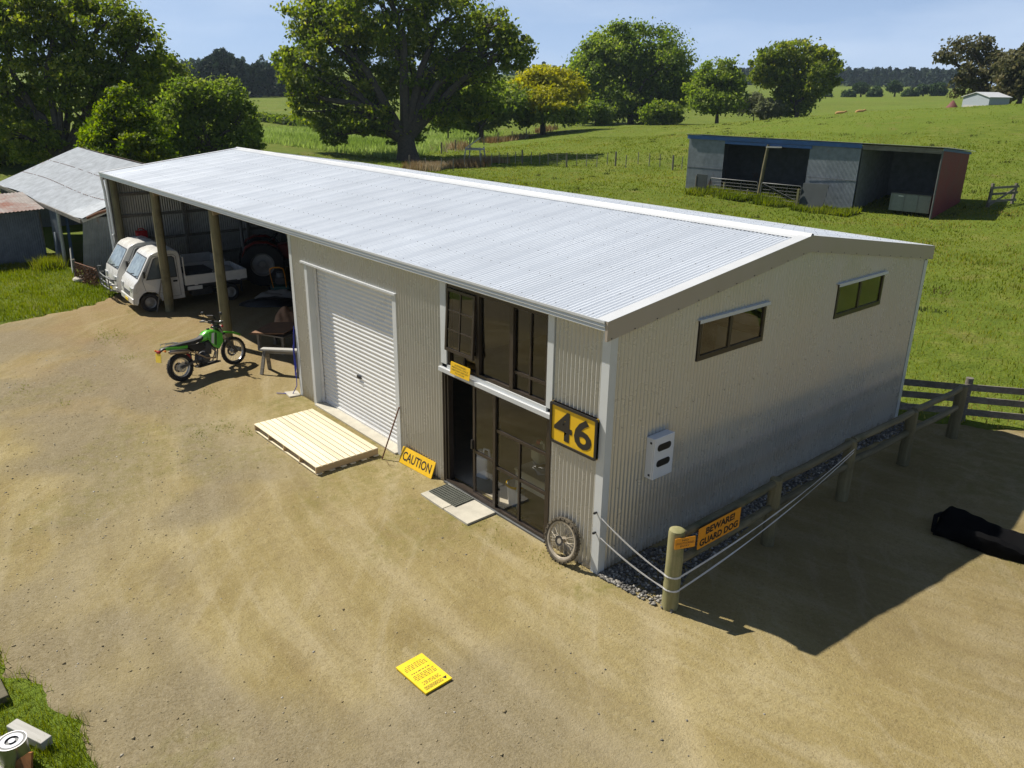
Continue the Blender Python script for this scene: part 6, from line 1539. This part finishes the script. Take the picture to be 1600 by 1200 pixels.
conifers('pine_wood', 'dark blue green pine wood on the left skyline', pts, 9, 15.5, G_PINE, 5, 110, .85, .27, hs)
pts = []
for i in range(420):
    p = at(r.uniform(1120, 1520), 135, r.uniform(640, 800)); pts.append((p.x, p.y))
conifers('far_wood', 'dark far wood along the right skyline', pts, 7, 13, G_PINE, 6, 60, 1.5, .35)
pts = []
for i in range(260):
    px = r.uniform(-80, 1150); p = at(px, 120, r.uniform(440, 620)); pts.append((p.x, p.y))
conifers('hill_scrub', 'scattered far trees on the hills behind the big trees', pts, 4, 9, G_FAR, 7, 60, 1.1, .4)
# hedge on the left slope
r = np.random.RandomState(31); n = 3200
a = at(392, 192, 150); b_ = at(520, 216, 122); f = r.rand(n)
X = a.x+(b_.x-a.x)*f+r.normal(0, .5, n); Y_ = a.y+(b_.y-a.y)*f+r.normal(0, .5, n)
v, q = leaves(np.stack([X, Y_, terr(X, Y_)+.2+1.0*r.rand(n)], 1), .22+.2*r.rand(n), r)
hd = np_mesh('hedge', v, q, G_DARK, attr={'tint': r.rand(n)*.7}); tag(hd, 'dark clipped hedge line crossing the left green slope', 'hedge')

# ------------------------------------------------------------------ grass
GRASS = leafmat('grass_blade', [(0, (.087, .124, .012)), (.4, (.150, .191, .021)), (.72, (.226, .237, .038)), (1, (.393, .306, .114))], .45, .7)
CROP = leafmat('crop_blade', [(0, (.15, .22, .05)), (.5, (.25, .33, .09)), (1, (.37, .44, .18))], .45, .7)
def blades(name, label, X, Y_, Z, H_, W_, mat, seed, cat='grass', lean=.5, bias=0.):
    r = np.random.RandomState(seed); n = len(X); a = r.rand(n)*6.28; l = r.rand(n)*lean*H_; la = r.rand(n)*6.28
    dx, dy = np.cos(a)*W_/2, np.sin(a)*W_/2
    v = np.stack([np.stack([X-dx, Y_-dy, Z-.02], 1), np.stack([X+dx, Y_+dy, Z-.02], 1), np.stack([X+l*np.cos(la), Y_+l*np.sin(la), Z+H_], 1)], 1).reshape(-1, 3)
    t = np.clip(.45*r.rand(n)+.6*fbm(X, Y_, 1.7, 3, seed)+.9*(fbm(X, Y_, 6.5, 3, seed+40)-.5)-.05+bias, 0, 1)
    return tag(np_mesh(name, v, np.arange(n*3).reshape(-1, 3), mat, attr={'tint': t}), label, cat, kind='stuff')
r = np.random.RandomState(91)
# lawn left of the yard
n = 70000; X = r.uniform(-34, -18.6, n); Y_ = r.uniform(-9, 0.2, n)
k = (yard_d(X, Y_) < .12) & (r.rand(n) < .25+1.1*fbm(X, Y_, 1.2, 3, 3)) & ~((X < -22.9) & (Y_ > -.7)) & ~((X < -28) & (Y_ < -.9) & (X > -31))
X, Y_ = X[k], Y_[k]; H_ = (.05+.14*fbm(X, Y_, .9, 3, 6)**1.5)*(.6+.8*r.rand(len(X)))
blades('lawn_grass', 'rough green grass left of the dirt yard', X, Y_, paddock_z(X, Y_), H_, .02+.02*r.rand(len(X)), GRASS, 3)
# corner grass near the camera
n = 60000; X = r.uniform(-5.6, 1.5, n); Y_ = r.uniform(-9.2, -5.9, n)
d = yard_d(X, Y_); k = (d < .06) & (r.rand(n) < (1.5*fbm(X, Y_, .6, 3, 9)-.1)*np.clip(.35-d*2.5, 0, 1)); X, Y_ = X[k], Y_[k]
H_ = (.05+.22*fbm(X, Y_, .5, 3, 12)**1.6)*(.5+r.rand(len(X)))
blades('corner_grass', 'long green grass in the near left corner', X, Y_, paddock_z(X, Y_), H_, .006+.007*r.rand(len(X)), GRASS, 4, lean=.9)
# paddock behind the sheds
n = 330000; X = r.uniform(-62, 9, n); Y_ = r.uniform(9.1, 62, n)
v = np.stack([X-CAM_LOC.x, Y_-CAM_LOC.y], 1); dist = np.hypot(v[:, 0], v[:, 1])
fw = np.array([CD.x, CD.y])/np.hypot(CD.x, CD.y); ang = np.arccos(np.clip((v@fw)/dist, -1, 1))
k = (ang < rad(38)) & (yard_d(X, Y_) < .0) & (r.rand(n) < np.clip(.25+1.0*fbm(X, Y_, 2.2, 4, 17), 0, 1)*np.clip(30/dist, .15, 1.0))
X, Y_, dist = X[k], Y_[k], dist[k]
H_ = (.05+.15*fbm(X, Y_, 1.6, 3, 21)**2)*(.6+.8*r.rand(len(X))); W_ = (.022+.02*r.rand(len(X)))*np.clip(dist/24, 1, 2.4)
blades('pasture_grass', 'uneven green pasture grass behind the shed', X, Y_, paddock_z(X, Y_), H_, W_, GRASS, 5, bias=.03)
# far pasture tufts
n = 60000; X = r.uniform(-120, -5, n); Y_ = r.uniform(30, 125, n)
v = np.stack([X-CAM_LOC.x, Y_-CAM_LOC.y], 1); dist = np.hypot(v[:, 0], v[:, 1]); ang = np.arccos(np.clip((v@fw)/dist, -1, 1))
k = (ang < rad(35)) & (dist > 58) & (dist < 125) & (r.rand(n) < 1.3*fbm(X, Y_, 3.5, 4, 27)-.1); X, Y_ = X[k], Y_[k]
blades('hill_grass', 'tufty grass on the rising hill pasture', X, Y_, terr(X, Y_), .04+.10*r.rand(len(X))*fbm(X, Y_, 3, 2, 5), .06+.06*r.rand(len(X)), GRASS, 6, lean=2.2)
# rank weeds before the paddock shed
n = 9000; X = r.uniform(0, 1, n)*10.5+1.4; Y_ = -.3-r.rand(n)*2.2
P3 = np.array([[*(A_+e_*x+Vector((-e_.y, e_.x, 0))*y)] for x, y in zip(X, Y_)])
k = (fbm(X, Y_, 1.1, 3, 31) > .42); P3 = P3[k]
blades('gate_weeds', 'rank bright green weeds growing round the gates', P3[:, 0], P3[:, 1], terr(P3[:, 0], P3[:, 1]), .15+.55*r.rand(len(P3))*fbm(P3[:, 0], P3[:, 1], 1.5, 2, 8), .06+.05*r.rand(len(P3)), GRASS, 7, 'weeds', .9)
# docks and rank clumps dotted over the pasture
DOCK = leafmat('dock_leaf', [(0, (.045, .06, .012)), (.5, (.075, .10, .02)), (.8, (.14, .10, .04)), (1, (.22, .13, .06))], .3, .7)
cx_ = r.uniform(-60, 9, 330); cy_ = r.uniform(10.5, 75, 330); kk = (fbm(cx_, cy_, 9, 3, 71) > .47) & (yard_d(cx_, cy_) < -.5); cx_, cy_ = cx_[kk], cy_[kk]
kx = np.repeat(cx_, 26); ky = np.repeat(cy_, 26); ks = np.repeat(.12+.22*r.rand(len(cx_)), 26)
X = kx+r.normal(0, 1, len(kx))*ks; Y_ = ky+r.normal(0, 1, len(kx))*ks
v = np.stack([X-CAM_LOC.x, Y_-CAM_LOC.y], 1); dist = np.hypot(v[:, 0], v[:, 1])
blades('dock_clumps', 'dark dock and rush clumps dotted over the pasture', X, Y_, terr(X, Y_), .05+.12*r.rand(len(X)), .05+.05*r.rand(len(X)), DOCK, 14, 'weeds', 1.0)
# crop field beyond
n = 90000; X = r.uniform(-125, -50, n); Y_ = r.uniform(12, 75, n)
CR_ = [tuple(gnd(px, py).xy) for px, py in ((360, 240), (640, 251), (720, 232), (790, 216), (720, 208), (560, 206), (400, 208), (340, 215))]
k = sdf(CR_, X, Y_) > 0; X, Y_ = X[k], Y_[k]
blades('fodder_crop', 'pale green fodder crop in the field beyond the shed roof', X, Y_, terr(X, Y_), .3+.35*r.rand(len(X)), .08+.07*r.rand(len(X)), CROP, 8, 'crop', .7)
# dry reddish weeds along the fence by the big tree
n = 5000; f = r.rand(n); a = gnd(640, 263); b_ = gnd(770, 256); X = a.x+(b_.x-a.x)*f+r.normal(0, .7, n); Y_ = a.y+(b_.y-a.y)*f+r.normal(0, .7, n)
DRY = leafmat('dry_stalk', [(0, (.17, .09, .04)), (.5, (.34, .25, .13)), (1, (.58, .53, .40))], .2)
k = fbm(X, Y_, 2.5, 2, 3) > .42; X, Y_ = X[k], Y_[k]
blades('dry_weeds', 'dry brown and straw weeds along the paddock fence', X, Y_, terr(X, Y_), .3+.5*r.rand(len(X)), .07+.05*r.rand(len(X)), DRY, 9, 'weeds', .6)
n = 2600; f = r.rand(n); a = gnd(690, 240); b_ = gnd(880, 212); X = a.x+(b_.x-a.x)*f+r.normal(0, .8, n); Y_ = a.y+(b_.y-a.y)*f+r.normal(0, .8, n); k = fbm(X, Y_, 5, 2, 13) > .5; X, Y_ = X[k], Y_[k]
blades('straw_weeds', 'straw coloured weeds along the far fence line', X, Y_, terr(X, Y_), .3+.5*r.rand(len(X)), .12+.08*r.rand(len(X)), DRY, 10, 'weeds', .6)
# small green weeds in the yard
Xs = []; Ys = []
for px, py, sp, m_ in ((178, 522, .5, 320), (165, 528, .3, 140), (200, 557, .2, 90), (35, 608, .2, 60), (350, 668, .22, 80), (312, 678, .2, 70), (328, 612, .2, 70), (205, 487, .2, 60), (385, 675, .15, 50), (1580, 870, .25, 90), (975, 905, .25, 40), (98, 628, .15, 40), (760, 828, .35, 90), (840, 872, .25, 60), (645, 725, .3, 60)):
    p = gnd(px, py); Xs.append(p.x+r.normal(0, sp, m_)); Ys.append(p.y+r.normal(0, sp*.5, m_))
X = np.concatenate(Xs); Y_ = np.concatenate(Ys); k = (Y_ < -.03) | (X > .3); X, Y_ = X[k], Y_[k]
blades('yard_weeds', 'small patches of green weeds in the dirt yard', X, Y_, yard_z(X, Y_), .012+.03*r.rand(len(X)), .014+.014*r.rand(len(X)), GRASS, 11, 'weeds', 1.8)
# a few rocks and a leafy plant by the brush panel
for k_, (px, py, s_, lb) in enumerate(((125, 440, .22, 'grey rock in the grass below the old shed'), (129, 436, .16, 'smaller pale rock beside the grey rock below the old shed'), (78, 420, .3, 'grassy tussock mound before the old shed'))):
    p = gnd(px, py); o = MB().sphere((0, 0, 0), s_, 9, 6, (1.2, .9, .55)); rr2 = random.Random(k_)
    o.v = [(x*(1+rr2.uniform(-.15, .15)), y*(1+rr2.uniform(-.15, .15)), z) for x, y, z in o.v]
    if k_ < 2: ob = o.build('rock', M['concrete']); ob.location = (p.x, p.y, s_*.3); tag(ob, lb, 'rock', 'rocks below the old shed')
    else:
        q = r.normal(0, .22, (900, 2)); tg = blades('tussock', lb, p.x+q[:, 0], p.y+q[:, 1], np.zeros(900), .25+.3*r.rand(900), .03*np.ones(900), GRASS, 13, 'tussock', .8); del tg['kind']
# ------------------------------------------------------------------ haze in the air
zs = ground.data.vertices; zb = min(v.co.z for v in zs)-1.5
m = bpy.data.materials.new('haze_air'); m.use_nodes = True; nt = m.node_tree; nt.nodes.clear()
pv = nt.nodes.new('ShaderNodeVolumePrincipled'); pv.inputs['Density'].default_value = .00016; pv.inputs['Color'].default_value = (.66, .82, 1.0, 1); pv.inputs['Anisotropy'].default_value = .25
ou = nt.nodes.new('ShaderNodeOutputMaterial'); nt.links.new(pv.outputs[0], ou.inputs['Volume'])
zt_ = max(45.0, max(v.co.z for v in zs)+5)
hzo = MB().box(-3400, 3400, -3400, 3400, zb, zt_).build('haze', m); tag(hzo, kind='stuff')
